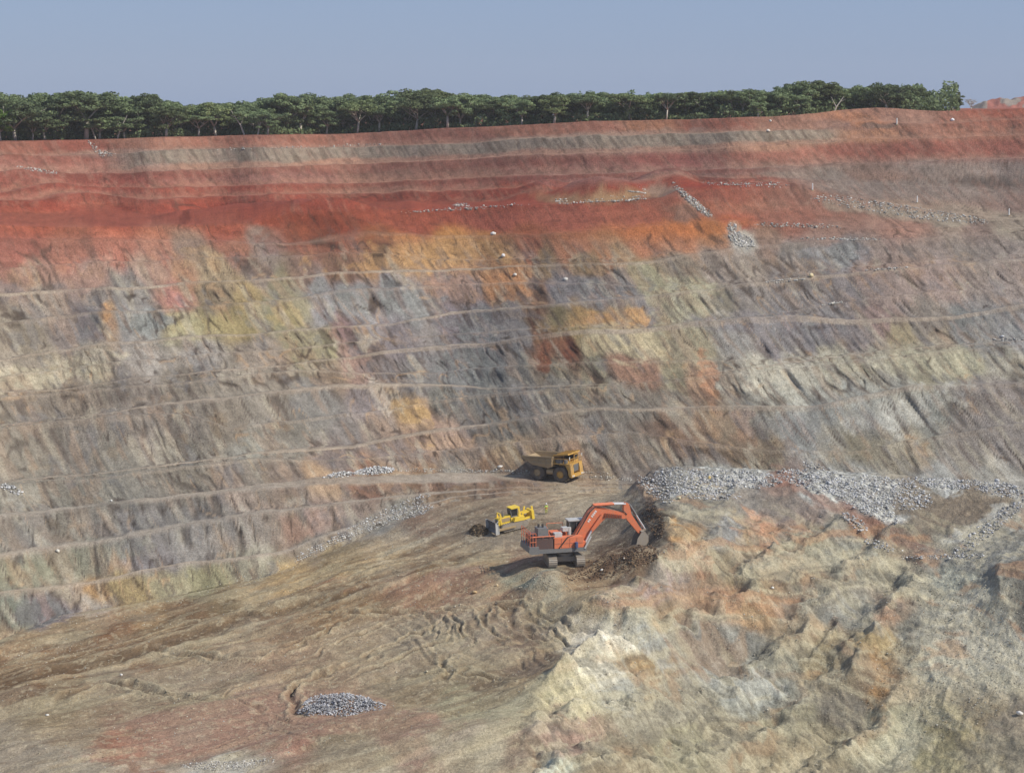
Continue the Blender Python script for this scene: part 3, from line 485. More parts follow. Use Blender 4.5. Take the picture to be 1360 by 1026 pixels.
# damp red mud pan, pale washes and other patches, one hollow with painted shade
for a_, c_, k_ in [
    ((300, 985, 160, 13, -5, 0.2), 'A0745E', .6), ((360, 950, 85, 33, -8), '98765F', .6), ((540, 965, 110, 9, -4), '947660', .5),
    ((260, 1014, 110, 9, -2), 'B0A894', .6), ((290, 1018, 45, 5, 0), 'A8A8A4', .6), ((560, 905, 60, 14, 0), '8E8068', .4), ((615, 938, 45, 18, 4), 'A49C7C', .5), ((690, 938, 22, 12, 0), 'B8B08C', .6),
    ((120, 880, 150, 13, -14, 0.2), '80603C', .6), ((70, 898, 90, 8, -12), '70502F', .5), ((230, 842, 90, 8, -16), '82603C', .55), ((60, 862, 60, 4, -16), 'BCA888', .5), ((225, 850, 60, 3, -16), 'B09C84', .5),
    ((480, 750, 110, 7, -17), 'B89C6C', .55), ((540, 727, 60, 5, -20), 'B8AC8C', .5), ((450, 762, 90, 4, -16), '8C7448', .45), ((400, 775, 60, 6, -16), 'BC9A62', .6), ((585, 668, 60, 8, 3), '9C7850', .5),
    ((780, 660, 70, 11, -8), 'B89C74', .6), ((560, 642, 130, 6, -1, 0.3), '8A5E46', .6), ((640, 631, 170, 2.5, 1), 'AA9A84', .7), ((500, 636, 60, 2.5, -4), 'C09468', .7),
    ((810, 752, 62, 22, -16, 0.25), '6C523C', .8), ((850, 722, 20, 16, -20), '6E5C48', .6), ((868, 690, 14, 34, -25, 0.35, 0.5), '4C4038', .7), ((715, 777, 34, 15, 4), '7E8478', .75), ((716, 770, 20, 6, 0), '9A9C90', .5), ((880, 706, 9, 20, 5), '463A32', .6),
    ((690, 868, 46, 26, -10), '7A6754', .5), ((640, 790, 110, 9, -3), '9C785C', .4), ((560, 865, 70, 26, -10), '968670', .35),  # first patch: brown hollow with the ridge's shade painted in
    ((1085, 655, 85, 8, 30, 0.2), '9C6048', .55), ((1150, 700, 75, 8, 27, 0.2), '906858', .5), ((1245, 680, 85, 24, 18, 0.15), '80705F', .9), ((1300, 668, 44, 18, -12, 0.15), '82715F', .9), ((1200, 715, 70, 12, 22), '84695A', .7),
    ((850, 640, 26, 12, 30), '72625C', .6), ((905, 715, 9, 30, -14, 0.3), 'BC8A44', .8), ((930, 745, 10, 34, -20), 'BC7C54', .5), ((912, 740, 16, 26, -15), 'C4A488', .5), ((1010, 700, 7, 30, -32), 'C88C64', .8), ((990, 712, 6, 34, -34), 'BC9C70', .7), ((1060, 722, 46, 6, -14), 'B4A884', .6),
    ((965, 705, 26, 18, 30), '828088', .7), ((1000, 790, 60, 14, 25), 'B07C54', .5), ((850, 785, 50, 18, -18), 'A48A84', .5), ((965, 812, 40, 12, 30), 'B88858', .5),
    ((790, 885, 34, 38, 35, 0.3), 'D8D0BC', .8), ((765, 925, 22, 34, 20), 'C8BC94', .7), ((840, 835, 22, 16, 30), 'BCB8A8', .6), ((865, 865, 18, 36, -35), 'A8AAA8', .7), ((835, 888, 10, 44, -38), 'A88450', .6), ((815, 925, 26, 14, 30), 'A8AAA8', .5),
    ((760, 955, 24, 14, 10), 'B08C7C', .5), ((742, 1012, 20, 14, 0), 'BCC4B4', .6), ((1290, 835, 80, 42, 12), 'BCB6A6', .75), ((1270, 880, 70, 22, 25), 'B8B29C', .6), ((1320, 720, 30, 34, 20), '989690', .6), ((1290, 700, 60, 7, -38), 'BCBAB4', .6), ((1255, 765, 60, 4, 0), 'D0CCB4', .5), ((1350, 790, 18, 50, -12), '66645E', .8), ((1165, 905, 16, 46, -8), 'A07844', .7), ((1140, 870, 30, 20, -10), 'A48458', .4),
    ((1190, 985, 60, 34, -20), 'BCB698', .5), ((1120, 945, 34, 14, -12), '7C7264', .6), ((1000, 915, 60, 26, 15), 'A2A4A0', .45), ((1290, 1000, 50, 20, 20), '9C8C64', .4), ((1220, 815, 24, 40, -20), '7C7A72', .5), ((1130, 828, 30, 14, 10), '8A8882', .6),
    ((985, 318, 20, 13, 30, 0.2), 'ACA8A2', .9), ((975, 307, 9, 12, 0), 'ACA8A2', .8), ((918, 268, 34, 5, 38), 'B8B2A4', .7), ((800, 261, 62, 7, -2), 'A07E60', .8), ((880, 254, 26, 9, 0), '947E74', .8), ((720, 262, 20, 6, 8), 'A4785C', .8), ((745, 264, 8, 5, 0), '7C665C', .7),
    ((908, 284, 16, 12, 0), '947468', .8), ((600, 337, 70, 18, -4), 'BC8A4C', .55), ((690, 375, 14, 26, -25), 'B87C48', .6), ((660, 380, 12, 22, -25), 'BC8450', .5), ((900, 305, 90, 14, -6), 'C07848', .5), ((712, 400, 10, 34, 0), '6C4832', .7),
    ((815, 425, 34, 14, -12), 'BC945C', .7), ((825, 455, 34, 18, 0), 'B8A888', .6), ((765, 430, 50, 5, -10), '94703F', .5), ((720, 468, 14, 12, 20), '90583A', .6), ((756, 462, 12, 14, 20), '7A4830', .7), ((540, 545, 34, 18, 45), 'BC9454', .5), ((470, 490, 18, 30, -30), 'B08C7C', .5),
    ((920, 300, 1, 1), 'ffffff', 0), ((325, 425, 60, 16, -4), 'A49460', .45), ((230, 392, 18, 12, 20), 'B4766A', .7), ((335, 355, 20, 11, 25), '5C4844', .7), ((130, 425, 26, 14, 0), '665E62', .5), ((152, 428, 6, 20, -18), 'BC8A58', .7), ((208, 432, 26, 14, 0), '7C8286', .5), ((70, 495, 80, 16, -4), 'B4A68C', .5),
    ((230, 480, 40, 12, 0), 'A89C94', .4), ((1090, 385, 70, 12, -4), '7E7678', .4), ((1120, 335, 34, 12, 0), '908C94', .6), ((1040, 500, 60, 20, -5), 'B4AEA0', .45), ((1070, 560, 26, 26, 0), '8A8C92', .5), ((1200, 540, 60, 22, -10), 'AEAAA0', .45), ((935, 520, 10, 24, -20), 'BC845C', .6),
    ((980, 560, 16, 24, -20), 'AC7A58', .5), ((1010, 428, 80, 14, 0), '8C828C', .4), ((900, 400, 40, 26, -20), 'A89E80', .5), ((640, 470, 70, 26, 0), '787880', .35), ((510, 400, 60, 14, -6), '888A92', .5), ((405, 700, 18, 16, -10), 'B07C60', .6), ((60, 818, 40, 14, -8), '706C7C', .6), ((125, 800, 24, 8, 30), 'B8B0A8', .5),
    ((110, 740, 90, 14, -8), '84846E', .45), ((420, 300, 80, 26, -6), '84432F', .5), ((255, 205, 110, 8, -2), '98908C', .6), ((700, 188, 240, 6, -4), 'A4948C', .5), ((960, 183, 130, 7, -1), 'A8998C', .5), ((900, 247, 110, 4, -2), '9C4434', .7), ((1145, 160, 34, 9, 12), 'C88458', .6), ((1160, 166, 24, 4, 0), '7C6C68', .8),
    ((350, 270, 180, 6, -2), '96463A', .5), ((1310, 243, 50, 5, 3), '645856', .7), ((1080, 280, 50, 14, 10), 'A8604C', .4), ((1200, 285, 110, 8, 8), 'A8A090', .6), ((1240, 258, 120, 12, 4), '988884', .6), ((570, 258, 60, 5, -3), '98503F', .4),
    ((712, 395, 8, 42, 0, .12, .4), '5A3A2C', .85), ((722, 470, 12, 16, 20, .12, .4), '8A4E30', .8), ((757, 462, 10, 14, 20, .12, .4), '743F2A', .85), ((812, 424, 34, 12, -12, .12, .35), 'C08C4C', .85), ((835, 455, 30, 18, -5, .12, .4), 'C4B28A', .8), ((800, 464, 22, 14, 0, .12, .4), 'B8A47C', .7),
    ((560, 340, 100, 18, -4, .2, .4), 'BC8C50', .6), ((680, 380, 20, 24, -25, .12, .4), 'BC7C44', .7), ((470, 475, 14, 36, -28, .12, .45), 'A88478', .7), ((500, 520, 12, 24, -35, .12, .45), 'C4B4A4', .6), ((545, 550, 14, 28, -40, .12, .45), 'BC9458', .75), ((570, 580, 26, 14, 30, .12, .45), 'B09078', .6), ((600, 585, 20, 10, 0, .12, .45), 'B89478', .6),
    ((1060, 495, 80, 18, -8, .15, .4), 'C0B8A6', .7), ((1200, 545, 64, 22, -14, .15, .4), 'B8B4AC', .7), ((1090, 520, 50, 20, 0, .15, .4), 'B0ACA0', .5), ((1215, 480, 100, 12, -5, .15, .4), 'B0A88E', .55), ((900, 400, 46, 30, -20, .15, .4), 'ACA486', .65), ((935, 500, 12, 26, -20, .12, .4), 'C08258', .7),
    ((60, 495, 90, 16, -5, .15, .4), 'BCAE92', .65), ((325, 425, 70, 14, -5, .15, .4), 'A8945E', .65), ((208, 432, 26, 13, 0, .12, .3), '7A8288', .7), ((150, 428, 7, 20, -18, .12, .3), 'C08C56', .8), ((255, 435, 16, 16, -30, .12, .3), 'B0A478', .7), ((1020, 430, 90, 12, 0, .15, .4), '847C86', .5),
    ((640, 425, 60, 14, -8, .15, .4), '746E76', .55), ((510, 400, 70, 14, -6, .15, .4), '84868C', .6), ((775, 385, 60, 20, 0, .15, .4), '76727A', .6), ((1110, 335, 34, 12, 0, .15, .3), '8E8E96', .6), ((246, 288, 6, 9, 15, .15, .3), '6A3226', .7), ((384, 272, 6, 8, 20, .15, .3), '6A3226', .7), ((425, 322, 16, 5, 15, .15, .3), '4E3026', .7),
    ((815, 259, 48, 9, -2, .15, .3), 'AC8C6C', .95), ((745, 263, 22, 7, 0, .15, .3), 'A48468', .9), ((885, 254, 24, 9, 0, .15, .3), '9C8478', .9), ((270, 345, 34, 12, 0, .15, .4), 'B08C64', .6), ((495, 402, 4, 12, -20, .12, .3), '3E3234', .8), ((575, 545, 5, 12, -10, .12, .3), '4A3E3A', .6), ((230, 392, 14, 11, 20, .12, .2), 'B4766A', .6), ((1150, 470, 130, 8, -6, .15, .4), 'A69E8C', .4), ((980, 590, 60, 14, 0, .15, .4), '7A6250', .5), ((880, 570, 14, 24, -25, .15, .4), '6E5242', .6)]:
    sl_, m_ = tpatch(*a_); m_ = (m_ * k_)[..., None]; TAB[sl_] = TAB[sl_] * (1 - m_) + hx(c_) * m_
def sample_tab(x, y):
    fx = np.clip((x - GX0) / GS, 0, TAB.shape[1] - 1.001); fy = np.clip((y - GY0) / GS, 0, TAB.shape[0] - 1.001)
    ix = fx.astype(int); iy = fy.astype(int); fx = (fx - ix)[..., None]; fy = (fy - iy)[..., None]
    return (TAB[iy, ix] * (1 - fx) + TAB[iy, ix + 1] * fx) * (1 - fy) + (TAB[iy + 1, ix] * (1 - fx) + TAB[iy + 1, ix + 1] * fx) * fy
COL = sample_tab(np.clip(sx, -60, 1420), np.clip(sy, 140, 1040))
def mix(m, c):
    global COL
    m = np.clip(m, 0, 1)[..., None]; COL = COL * (1 - m) + np.asarray(c) * m
# wall strata
LB = lambda a: np.concatenate([a, np.zeros((NR - nlow, NC))])
W_ = np.zeros_like(PXg); fm = np.zeros_like(PXg); fm[nlow:] = face
lowm = 1 - np.zeros_like(PXg); lowm[nlow:] = 1 - up
def wallf(a): W = np.zeros_like(PXg); W[nlow:] = a; return W
s_a = fbm(QW / 0.9, ZW / 10 + KL * .5, 90, 4); s_b = fbm(QW / 4.5, ZW / 14 + KL * .6, 91, 3); s_c = fbm(QW / 1.5, ZW / 11 + KL * .5, 92, 3); s_d = fbm(QW / 8, ZW / 12, 93, 2)
s_e = fbm(QW / 0.55, ZW / 6 + KL * .5, 94, 2)
kk = (1 - 0.55 * up)
COL *= (1 + wallf(face * kk * (0.20 * s_a + 0.13 * s_b + 0.14 * s_e)))[..., None]
mix(wallf(face * (1 - up) * sstep(0.30, 0.62, s_c + 0.35 * s_d) * 0.32), hx('A88468'))
mix(wallf(face * (1 - up) * sstep(0.40, 0.75, fbm(QW / 1.8, ZW / 12 + KL * .4, 95, 3) + 0.25 * s_d) * 0.45), hx('B8AC98'))
mix(wallf(face * (1 - 0.6 * up) * sstep(0.38, 0.62, fbm(QW / 0.9, ZW / 8 + KL * .6, 96, 3)) * 0.55), hx('5A4A44'))
mix(wallf(face * (1 - up) * sstep(0.40, 0.65, fbm(QW / 2.6, ZW / 9 + KL * .6, 97, 3)) * 0.35), hx('74747C'))
mix(wallf(face * (1 - up) * sstep(0.50, 0.70, fbm(QW / 3, ZW / 6 + KL, 98, 4)) * 0.15), hx('B08850'))
# narrow pale ledges where the benches are
led = ((KW == 50) | ((UW > 0.9) & (KW > 0) & (KW < 49))).astype(float) * (1 - up)
mix(wallf(face * crk * 0.6), hx('4A3C36'))
thin = sstep(0.86, 0.97, ridged(QW / 1.5 + 0.12 * fbm(LAT / 1.5, ZW / 1.2, 160, 2), ZW / 20 + KL * .5, 161, 1)) * sstep(0.0, 0.35, fbm(QW / 5, ZW / 4 + KL, 162, 2))
mix(wallf(face * (1 - 0.5 * up) * thin * 0.75), hx('46362F'))
thin2 = sstep(0.84, 0.96, ridged(QW / 2.1 + 4, ZW / 20 + KL * .4, 163, 1)) * sstep(0.05, 0.4, fbm(QW / 6, ZW / 5 + KL, 164, 2))
mix(wallf(face * (1 - up) * thin2 * 0.5), hx('BC9468'))
REDZ = 1 - sstep(980, 1120, PXg[nlow:]) * sstep(205, 222, PYg[nlow:])
# red earth benches: deep red under each crest, paler washed foot
mix(wallf(face * up * sstep(0.45, 0.75, UW + 0.12 * fbm(LAT / 5, KL, 165, 3)) * (1 - sstep(-13.5, -10.5, ZW)) * sstep(-24, -22, ZW) * REDZ * 0.55), hx('944A3E'))
mix(wallf(face * up * sstep(0.5, 0.15, UW + 0.25 * fbm(LAT / 1.6, KL, 166, 3)) * sstep(-24, -22, ZW) * REDZ * 0.40), hx('B48A78'))
mix(wallf(face * up * sstep(0.1, 0.5, fbm(QW / 0.8, ZW / 6 + KL, 167, 3)) * sstep(-24, -22, ZW) * 0.35), hx('AC8072'))
gbd = face * (KW == NAMES.index('l1')) * sstep(0.25, 0.45, UW + 0.15 * fbm(LAT / 4, KL, 170, 3)) * sstep(130, 200, PXg[nlow:]) * (1 - sstep(1060, 1130, PXg[nlow:]))
mix(wallf(gbd * (0.75 + 0.25 * fbm(QW / 1.2, ZW / 4, 171, 3))), hx('9C9288')); mix(wallf(gbd * sstep(0.15, 0.45, fbm(QW / 0.6, ZW / 8, 172, 2)) * 0.6), hx('6C625A'))
mix(wallf(face * up * sstep(0.35, 0.6, fbm(QW / 0.7, ZW / 5 + KL, 168, 3)) * sstep(-24, -22, ZW) * 0.35), hx('64483F'))
MINOR = np.ones_like(KL)
for nm_ in ('c', 'd2', 'e2', 'g', 'a', 'i'): MINOR = np.where(np.abs(KL - NAMES.index(nm_)) < 0.12, 0.35, MINOR)
mix(wallf(led * MINOR * np.clip(0.58 + 0.6 * fbm(LAT / 12, KW * 3.3, 99, 3), 0, 1) * (1 - 0.3 * sstep(700, 900, PXg[nlow:]))), hx('B09C8A'))
SLP = LB(sstep(1200, 1250, pxl) * sstep(770, 800, pyl) * (1 - sstep(900, 960, pyl)) * (1 - sstep(1335, 1360, pxl))); mix(SLP * 0.6, hx('CCC2A8'))
gm = right * (1 - sstep(690, 720, pyl)) * sstep(0.16, 0.05, (COL[:nlow].max(-1) - COL[:nlow].min(-1)) / np.maximum(COL[:nlow].max(-1), 1e-3)) * sstep(0.16, 0.26, COL[:nlow].mean(-1))
spk = fbm(XL / 0.55, YL / 0.9, 150, 3)
mix(LB(gm * sstep(0.0, 0.35, spk) * 0.8), hx('CCCCCA')); mix(LB(gm * sstep(-0.15, -0.5, spk) * 0.7), hx('7C7A76'))
# overall soil mottling
mot = fbm(Xg / 1.3, Yg / 1.3 + Zg, 110, 4)
mot2 = fbm(Xg / 6, Yg / 6 + Zg * 0.7, 111, 3)
COL *= (1 + 0.17 * mot + 0.09 * mot2)[..., None]
# ledge: beds follow the swept cuts; contour them by height with drift
RL = np.zeros_like(PXg); RL[:nlow] = right
ban = np.zeros_like(PXg); bq = Zg[:nlow] + 1.6 * fbm(XL / 11, YL / 11, 120, 3) + 0.35 * (XL * 0.5 - YL * 0.2)
b1 = fbm(bq / 0.55, qb / 14, 121, 3); b2 = fbm(bq / 1.6, qb / 20 + 4, 122, 3); b3 = fbm(bq / 0.9 + 7, qb / 9, 123, 3)
crop = sstep(700, 660, pyl) * sstep(880, 1000, pxl)
dm = right * (1 - 0.9 * crop)
COL *= (1 + LB(dm * flatR * (0.13 * b1 + 0.12 * b2 + 0.34 * ribs * flatR + 0.06 * rings)))[..., None]
mix(LB(dm * zone * sstep(0.55, 0.9, fr1) * 0.35), hx('BCB090'))
mix(LB(dm * zone * sstep(0.3, 0.6, fbm(tS / 14, ph1 * 2.4, 512, 3)) * 0.5), hx('6E6A62'))
mix(LB(dm * zone * sstep(0.3, 0.6, fbm(tS / 10, ph1 * 3.1 + 9, 513, 3)) * 0.4), hx('A88058'))
mix(LB(dm * sstep(0.25, 0.6, fbm(tS / 2.2 + 5, sS / 7, 48, 3)) * 0.4), hx('B8AC8C'))
mix(LB(dm * sstep(0.25, 0.6, b3) * 0.5), hx('C0B494'))
mix(LB(dm * sstep(0.35, 0.65, fbm(bq / 0.7 + 3, qb / 7 + 2, 124, 3)) * 0.45), hx('6C665C'))
mix(LB(dm * sstep(0.40, 0.7, fbm(bq / 1.2 + 13, qb / 8 + 2, 125, 3)) * sstep(920, 860, pyl) * 0.5), hx('B07C50'))
# floor: drag streaks and wheel tracks
f1 = fbm(fa / 14 + fl3 * 0.5, fb / 1.0, 130, 3); f2 = fbm(fa / 30, fb / 3.2, 131, 3); f3 = fbm(XL / 1.1, YL / 1.1, 132, 3)
COL *= (1 + LB((1 - right) * (0.04 * f1 + 0.10 * f2 + 0.10 * f3)))[..., None]
mix(LB((1 - right) * sstep(0.35, 0.62, fbm(fa / 22 + 3, fb / 3.2, 133, 4)) * 0.4), hx('B8A078'))
mix(LB((1 - right) * sstep(0.40, 0.65, fbm(fa / 16 + 8, fb / 3.0, 134, 4)) * 0.38), hx('6E5438'))
FLR = LB((1 - right) * sstep(660, 720, pyl)); COL = COL * (1 + FLR[..., None] * np.array([0.015, -0.012, 0.0]))
mix(LB((1 - right) * sstep(0.15, 0.5, fbm(fa / 9, fb / 4, 141, 4)) * sstep(700, 760, pyl) * 0.40), hx('B4A582')); mix(LB((1 - right) * sstep(0.2, 0.5, fbm(fa / 7 + 9, fb / 3.5, 142, 4)) * sstep(700, 760, pyl) * 0.35), hx('857052'))
trk = np.abs(pyl - np.interp(pxl, [0, 100, 250, 330, 470, 640], [908, 880, 842, 815, 778, 722]) + 5 * fl3) / np.interp(pxl, [0, 300, 640], [17, 12, 6])
mix(LB((1 - right) * (1 - sstep(0.6, 1.2, trk)) * (1 - sstep(560, 640, pxl)) * (0.6 + 0.3 * f2)), hx('74583A'))
mud = np.sqrt(((pxl - 335) / 175 + (pyl - 960) / 400) ** 2 + ((pyl - 962 + (pxl - 335) * 0.10) / 40) ** 2) + 0.30 * fl3 + 0.12 * fl4
mix(LB((1 - right) * (1 - sstep(0.80, 1.08, mud)) * 0.72), hx('9C7864')); mix(LB((1 - right) * (1 - sstep(0.80, 1.08, mud)) * sstep(0.0, 0.5, fbm(fa / 14, fb / 3, 143, 3)) * 0.3), hx('A07860'))
mix(LB(RUTM * 0.7), hx('5E4C38')); mix(LB(BERM * 0.5), hx('BEAE8C'))
mix(LB((1 - right) * sstep(0.3, 0.7, fbm(XL / 10, YL / 10, 140, 4)) * 0.35), hx('A0907A'))
mix(LB((1 - right) * sstep(0.45, 0.55, fbm(XL / 0.7, YL / 0.7, 135, 3)) * 0.35), hx('C0B090'))
# big pit benches in red earth keep their colour flat; cut ledges of gravel at far right
lum = COL @ np.array([.3, .55, .15])
ALB = 0.90; SAT = 1.0
cool = sstep(0.86, 1.1, COL[..., 2] / np.maximum(COL[..., 0], 1e-3))
SATM = np.full_like(PXg, SAT); yo = PYg
SATM -= 0.26 * sstep(350, 390, yo) * (1 - RL) * (1 - sstep(700, 760, yo)); SATM -= 0.30 * RL; SATM -= 0.12 * (1 - RL) * sstep(600, 640, yo); SATM -= 0.08 * (1 - sstep(290, 330, yo)); SATM -= 0.24 * sstep(930, 1080, PXg) * (1 - sstep(330, 360, yo)) * sstep(205, 225, yo); SATM -= 0.12 * sstep(640, 700, yo) * (1 - RL); SATM -= 0.20 * (1 - sstep(225, 250, yo)) + 0.22 * sstep(305, 325, yo) * (1 - sstep(350, 390, yo))
TONE = 1 + 0.04 * sstep(0.30, 0.16, lum) * sstep(340, 380, yo) * (1 - sstep(620, 680, yo)) + 0.03 * sstep(300, 380, yo) * (1 - RL) * (1 - sstep(620, 680, yo)) - 0.08 * (1 - sstep(300, 380, yo))  # brightness trim of the ground's own colour, zone by zone
SATM = SATM[..., None]
WARM = np.array([1.0, 1.005, 0.925]) * (1 - 0.07 * sstep(335, 290, yo))[..., None] ** np.array([0.3, 1.5, 2.6])
COL = COL * (1 - 0.65 * cool[..., None]) + 0.65 * cool[..., None] * lum[..., None] * np.array([1.03, 1.0, 0.93])
COL = np.clip((lum[..., None] + (COL - lum[..., None]) * SATM) * (TONE * (1 + 0.13 * RL + 0.16 * (1 - RL) * sstep(690, 780, yo)))[..., None] * ALB * WARM, 0.012, 0.78)

# ------------------------------------------------------------------ scene helpers
def new_mat(name):
    m = bpy.data.materials.new(name); m.use_nodes = True
    return m, m.node_tree, m.node_tree.nodes['Principled BSDF']
def NN(nt, t, **kw):
    n = nt.nodes.new(t)
    for k, v in kw.items(): setattr(n, k, v)
    return n
def noise_node(nt, scale, detail=4, rough=0.6, coord='Object', vec=None):
    n = nt.nodes.new('ShaderNodeTexNoise'); n.inputs['Scale'].default_value = scale
    n.inputs['Detail'].default_value = detail; n.inputs['Roughness'].default_value = rough
    if vec is None:
        tc = nt.nodes.new('ShaderNodeTexCoord'); vec = tc.outputs[coord]
    nt.links.new(vec, n.inputs['Vector'])
    return n
def ramp(nt, fac, stops):
    r = nt.nodes.new('ShaderNodeValToRGB'); e = r.color_ramp.elements
    while len(e) < len(stops): e.new(0.5)
    for i, (p, c) in enumerate(stops): e[i].position = p; e[i].color = (*c, 1) if len(c) == 3 else c
    nt.links.new(fac, r.inputs['Fac']); return r
def bump(nt, height, strength, dist, bs):
    b = nt.nodes.new('ShaderNodeBump'); b.inputs['Strength'].default_value = strength; b.inputs['Distance'].default_value = dist
    nt.links.new(height, b.inputs['Height']); nt.links.new(b.outputs[0], bs.inputs['Normal'])
def mulmix(nt, a, b, fac, mode='MULTIPLY'):
    m = nt.nodes.new('ShaderNodeMix'); m.data_type = 'RGBA'; m.blend_type = mode; m.inputs[0].default_value = fac
    nt.links.new(a, m.inputs[6]); nt.links.new(b, m.inputs[7]); return m.outputs[2]

def earth_mat():
    m, nt, bs = new_mat('earth_and_rock')
    at = nt.nodes.new('ShaderNodeAttribute'); at.attribute_name = 'soil'
    n3 = noise_node(nt, 8.0, 4, 0.75); r3 = ramp(nt, n3.outputs['Fac'], [(0.3, (0.66, 0.65, 0.64)), (0.5, (1, 1, 1)), (0.7, (1.36, 1.36, 1.36))])
    n1 = noise_node(nt, 2.6, 5, 0.7); n2 = noise_node(nt, 0.7, 4, 0.65)
    r1 = ramp(nt, n1.outputs['Fac'], [(0.28, (0.62, 0.61, 0.60)), (0.5, (1, 1, 1)), (0.75, (1.32, 1.32, 1.32))])
    r2 = ramp(nt, n2.outputs['Fac'], [(0.3, (0.85, 0.83, 0.82)), (0.7, (1.12, 1.13, 1.14))])
    c = mulmix(nt, at.outputs['Color'], r1.outputs[0], 0.95)
    c = mulmix(nt, c, r2.outputs[0], 0.9); c = mulmix(nt, c, r3.outputs[0], 1.0)
    nt.links.new(c, bs.inputs['Base Color'])
    bs.inputs['Roughness'].default_value = 0.95; bs.inputs['Specular IOR Level'].default_value = 0.15
    bump(nt, n1.outputs['Fac'], 0.9, 0.35, bs)
    return m
def grid_mesh(name, X, Y, Z, col, mat):
    nr, nc = X.shape
    co = np.stack([X, Y, Z], -1).reshape(-1, 3).astype(np.float32)
    idx = np.arange(nr * nc).reshape(nr, nc)
    q = np.stack([idx[:-1, :-1], idx[:-1, 1:], idx[1:, 1:], idx[1:, :-1]], -1).reshape(-1, 4)
    me = bpy.data.meshes.new(name)
    me.vertices.add(len(co)); me.vertices.foreach_set('co', co.ravel())
    me.loops.add(q.size); me.loops.foreach_set('vertex_index', q.ravel().astype(np.int32))
    me.polygons.add(len(q)); me.polygons.foreach_set('loop_start', (np.arange(len(q)) * 4).astype(np.int32))
    me.polygons.foreach_set('use_smooth', np.ones(len(q), bool))
    me.update(calc_edges=True)
    if col is not None:
        at = me.color_attributes.new('soil', 'FLOAT_COLOR', 'POINT')
        c4 = np.ones((len(co), 4), np.float32); c4[:, :3] = col.reshape(-1, 3)
        at.data.foreach_set('color', c4.ravel())
    me.materials.append(mat)
    o = bpy.data.objects.new(name, me); scene.collection.objects.link(o)
    return o
EARTH = earth_mat()
gr = grid_mesh('ground', Xg, Yg, Zg, COL, EARTH); gr['kind'] = 'structure'

# ------------------------------------------------------------------ building blocks for the objects
def hits(pxs, pys):
    a, t = ray(pxs, pys); c = np.clip(np.searchsorted(AZ, a), 0, NC - 1)
    tt = (-Zg / Rg)[30:, :][:, c]
    j = np.argmax(tt <= t[None], axis=0) + 30
    r = Rg[j, c]; z = Zg[j, c]; q = 1 / np.sqrt(1 + a * a)
    return np.stack([r * a * q, r * q, z], -1)
hit = lambda px, py: hits(np.array([px], float), np.array([py], float))[0]
def paint(name, col, dirt=(0.30, 0.22, 0.15), amount=0.45, rough=0.55, metal=0.0, scale=1.2):
    m, nt, bs = new_mat(name)
    n = noise_node(nt, scale, 5, 0.65); n2 = noise_node(nt, scale * 6, 3, 0.6)
    r = ramp(nt, n.outputs['Fac'], [(0.38, (0, 0, 0)), (0.72, (1, 1, 1))])
    mx = nt.nodes.new('ShaderNodeMix'); mx.data_type = 'RGBA'
    mu = nt.nodes.new('ShaderNodeMath'); mu.operation = 'MULTIPLY'; mu.inputs[1].default_value = amount
    nt.links.new(r.outputs[0], mu.inputs[0]); nt.links.new(mu.outputs[0], mx.inputs[0])
    mx.inputs[6].default_value = (*col, 1); mx.inputs[7].default_value = (*dirt, 1)
    r2 = ramp(nt, n2.outputs['Fac'], [(0.3, (0.82, 0.82, 0.82)), (0.7, (1.08, 1.08, 1.08))])
    nt.links.new(mulmix(nt, mx.outputs[2], r2.outputs[0], 0.8), bs.inputs['Base Color'])
    bs.inputs['Roughness'].default_value = rough; bs.inputs['Metallic'].default_value = metal
    return m
